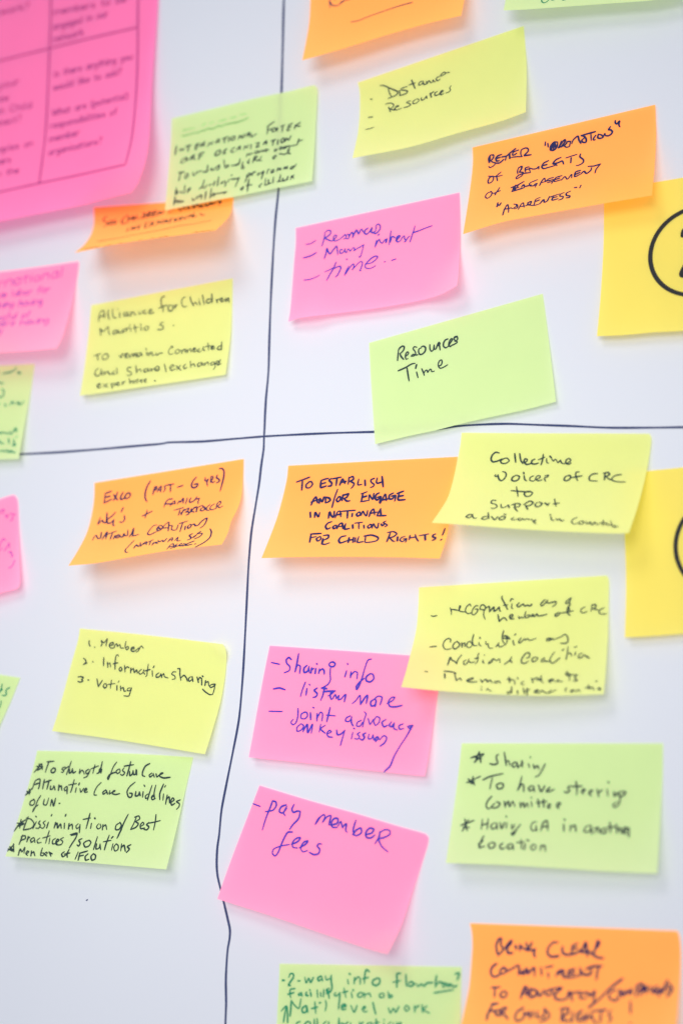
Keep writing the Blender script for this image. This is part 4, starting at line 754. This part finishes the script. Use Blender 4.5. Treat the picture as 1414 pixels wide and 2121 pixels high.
s = make_sheet('sticky_note', 'orange sticky note on clear commitment to advocacy, cut off by the bottom edge', NOTE, PAPER['orange'],
               [(972.5, 1912.5), (976.5, 1930), (978, 1957), (976, 1990), (971.8, 2041), (963, 2085), (955, 2121), (938, 2190)],
               [(1402, 1928.4), (1406, 1940), (1408.7, 1974), (1407, 2030), (1403, 2080), (1399.3, 2121), (1388, 2200)],
               T=[(972.5, 1912.5), (1100, 1917), (1250, 1922.5), (1402, 1928.4)], zl=.020, zr=.016)
A, B = ((1000, 1930), 5.438), ((1000, 2020), 3.415)
write_parts(s, [
    [(*A, '145,150 155,220 170,265|145,150 180,80 205,75 200,130 210,170 240,190|240,190 175,262|245,190 260,160 320,95 320,120 270,180|270,180 280,240 335,238|365,155 370,190|415,145 415,210|415,150 470,200|485,125 500,180|550,120 510,190 470,200 520,210 585,195|585,195 570,240 585,285|840,120 790,120 730,190 725,240 760,280 855,272|895,165 890,220 920,255 980,260|1000,160 1065,130|1005,160 990,250|1000,195 1060,180|980,260 1060,235|1060,235 1120,190 1155,120 1165,200 1175,275|1100,230 1200,225|1290,100 1265,180 1240,250|1280,105 1305,105 1300,150 1265,190|1200,225 1240,260 1290,290 1355,298')],
    [(*A, '155,360 110,390 85,450 110,505 160,500 200,470|240,400 190,440 200,475 260,450 250,410 220,400|260,450 320,420 400,380 400,480|440,430 450,485 490,415 500,470 575,405 580,500|400,480 440,450|650,400 660,490|695,405 785,385|730,455 735,520|820,500 845,450 860,440 900,435 905,510 930,520|840,460 870,470|960,440 1030,420|965,440 950,515 1040,505|960,480 1030,465|1040,505 1090,490 1090,405|1090,420 1130,480 1200,480 1220,430|1160,420 1240,390 1340,385|1310,390 1285,450 1275,540')],
    [(*B, '60,88 120,85|85,88 80,155|140,115 120,140 135,160 165,145 165,120 140,112|265,165 280,115 300,80 315,150|280,130 340,120|330,100 335,160|325,95 375,110 380,135 335,162|385,110 400,150 430,105|470,100 440,125 455,145 490,125 475,100|470,100 555,90 510,130 510,165 560,175 600,160|590,165 610,115 630,180|600,140 650,120|640,125 690,115|740,120 680,140 690,165 730,160|735,120 755,145 790,110|790,110 780,190|985,25 900,90 820,170 745,230|940,100 895,125 890,160 930,180 960,160|955,150 970,105 985,150|960,130 990,125|995,145 1010,110 1025,130 1045,100 1050,130|1080,150 1090,70|1080,80 1120,60 1125,90 1090,110|1110,140 1130,90 1150,75 1150,130|1125,110 1160,100|1180,80 1185,120|1235,75 1205,95 1205,125 1235,115|1215,110 1245,105|1240,150 1255,95 1270,120 1290,60|1305,35 1285,70 1310,100|1310,60 1335,95 1300,150')],
    [(*B, '60,205 105,200|70,205 35,270 25,315|50,255 90,250|110,245 85,265 100,285 130,265 110,245|130,235 165,230 140,265|130,240 125,290|140,265 175,310|285,230 240,260 225,300 240,325 285,305|290,255 290,300|290,280 325,270|325,255 330,305|355,255 350,295|385,255 380,300 420,290|435,235 430,300|430,235 470,285 450,310 400,330|560,240 550,330|545,240 600,235 600,265 560,290|560,290 580,325 620,315|635,260 625,335|700,250 665,280 670,320 700,320 705,295|690,295 715,290|735,265 720,330|725,305 760,295|765,265 770,300 800,345|770,255 870,245|835,255 825,335|905,250 885,280 905,300 890,335|1040,185 1042,270|1035,340 1040,345')]], 4.4, INK['navy'])

s = make_sheet('sticky_note', 'pale green sticky note with green writing on two way info flow, at the bottom edge', NOTE, PAPER['green'],
               [(579, 1996.3), (578, 2030), (575, 2085), (573.4, 2121), (566, 2222)],
               [(955, 2002.9), (954, 2040), (952.5, 2085), (951.5, 2121), (945, 2236)], zl=.006, zr=.006)
write_lines(s, ['84,170 98,170|128,150 140,124 160,126 160,150 140,180 126,206 140,206|192,174 206,174|240,150 250,188 268,156 280,186 300,150|350,140 330,156 336,174 354,164|356,142 364,174|384,140 390,166 420,156|424,136 424,180 430,220 420,244 396,250 390,236 410,226|538,166 544,196|550,124 556,128|586,150 584,194|586,176 610,146 624,156 626,196|690,110 670,96 660,120 654,192|640,160 684,150|744,156 716,170 712,196 736,206 760,190 760,160 740,154|908,122 882,124 882,170 880,220|852,184 908,172|944,130 946,206|960,190 984,180 1000,196 980,212 960,206 946,206|1010,190 1030,212 1050,196 1070,210 1090,190 1130,186|1158,136 1150,186 1150,220|1152,206 1180,180 1200,200|1200,200 1220,196 1212,216 1196,216|1225,190 1240,214 1256,196 1270,214 1300,208|1180,180 1250,200|1286,126 1314,120 1310,144 1300,168|1140,258 1200,248 1276,236',
                '172,228 140,234 136,260 142,292|122,268 164,256|216,256 196,266 196,276 214,272|216,258 220,278|252,254 246,272 262,278|280,256 284,280|274,236 278,240|326,236 330,290|350,256 352,282|372,232 370,286|400,240 410,296|390,262 420,252|456,256 444,270 456,280 480,262|484,256 482,300 474,370|512,224 526,290|500,256 540,246|564,256 570,290|574,238 580,240|624,256 606,272 616,288 640,280 642,258 624,254|654,260 656,290|658,272 690,262 700,286|776,260 758,272 766,290 790,284 790,264 776,260|820,248 828,292 850,280 830,270',
                '76,384 112,350 120,400 120,466|112,352 100,410 92,462|138,420 144,350 146,312|146,312 176,352 198,366 214,300|250,346 222,366 226,394 250,390 252,350|254,350 262,394|310,320 316,400|286,368 330,356|342,328 350,326|384,310 390,340 382,384|482,300 476,370|498,356 526,350 520,338 500,344 500,372 526,372|560,344 584,392 604,346|642,372 664,360 656,350 640,372 656,390 676,386|714,324 724,370 734,406|820,360 836,398 856,366 872,392 896,352|944,346 934,370 950,384 968,366 950,344|1004,346 1006,392|1006,366 1034,346|1056,340 1060,394|1090,350 1064,374 1110,400',
                '208,458 186,466 180,490 196,512|256,458 240,478 250,506 276,496 278,466 258,456|306,440 308,510|326,436 330,510|390,456 370,474 378,504 404,490 406,460|406,464 412,506|478,434 480,500 508,500 510,474 484,470|540,460 524,480 534,506 560,490 558,464|620,460 624,506|622,480 646,464|700,464 676,474 680,502 704,494|704,466 712,506|736,440 744,506|720,470 760,462|790,466 794,506|790,444 794,448|840,460 822,480 832,506 856,494 856,466|880,464 884,508|884,484 906,466 914,508'],
            (560, 1980), 3.3667, 11.5, INK['green'])

# ---- left column, lower half
s = make_sheet('sticky_note', 'pink sticky note cut off at the left edge, below the horizontal line', NOTE, PAPER['pink'],
               [(-265, 1128), (-272, 1230), (-284, 1322)],
               [(29, 1025), (35.5, 1031), (37.5, 1045), (39.4, 1110), (41, 1160), (42, 1203), (41, 1213), (36, 1219.6)],
               T=[(-265, 1128), (0, 1034.3), (18, 1028), (29, 1025)], B=[(-284, 1322), (0, 1228.6), (24, 1222.5), (36, 1219.6)], zl=.007, zr=.007)
write_lines(s, ['-60,520 0,500 40,460 80,460 60,500 30,520|90,540 130,560 150,540 110,590 140,580|180,524 230,530 270,540|222,560 216,620 180,645',
                '-40,1200 0,1060 60,950 100,970|10,1150 40,1100|80,1150 130,1080 160,1020 166,1100|150,1170 200,1180 180,1160 220,1240 200,1250|260,1310 230,1370 200,1420 150,1440'], (0, 1000), 8.157, 22, INK['purple'])

s = make_sheet('sticky_note', 'pale green sticky note corner poking in at the left edge beside the numbered note', NOTE, PAPER['green'],
               [(-285, 1356), (-320, 1450), (-352, 1570)],
               [(42.4, 1404), (38, 1414), (25, 1447), (0, 1500.7), (-28, 1556), (-52, 1622)],
               T=[(-285, 1356), (0, 1397.5), (42.4, 1404)], zl=.006, zr=.006)
write_lines(s, ['70,490 50,600 20,680 0,730|-20,690 20,670 70,640|280,590 200,630 170,690 190,760 160,800 70,800',
                '40,950 30,1050 0,1140|-100,1100 -60,1150'], (0, 1380), 13.25, 40, INK['green'])
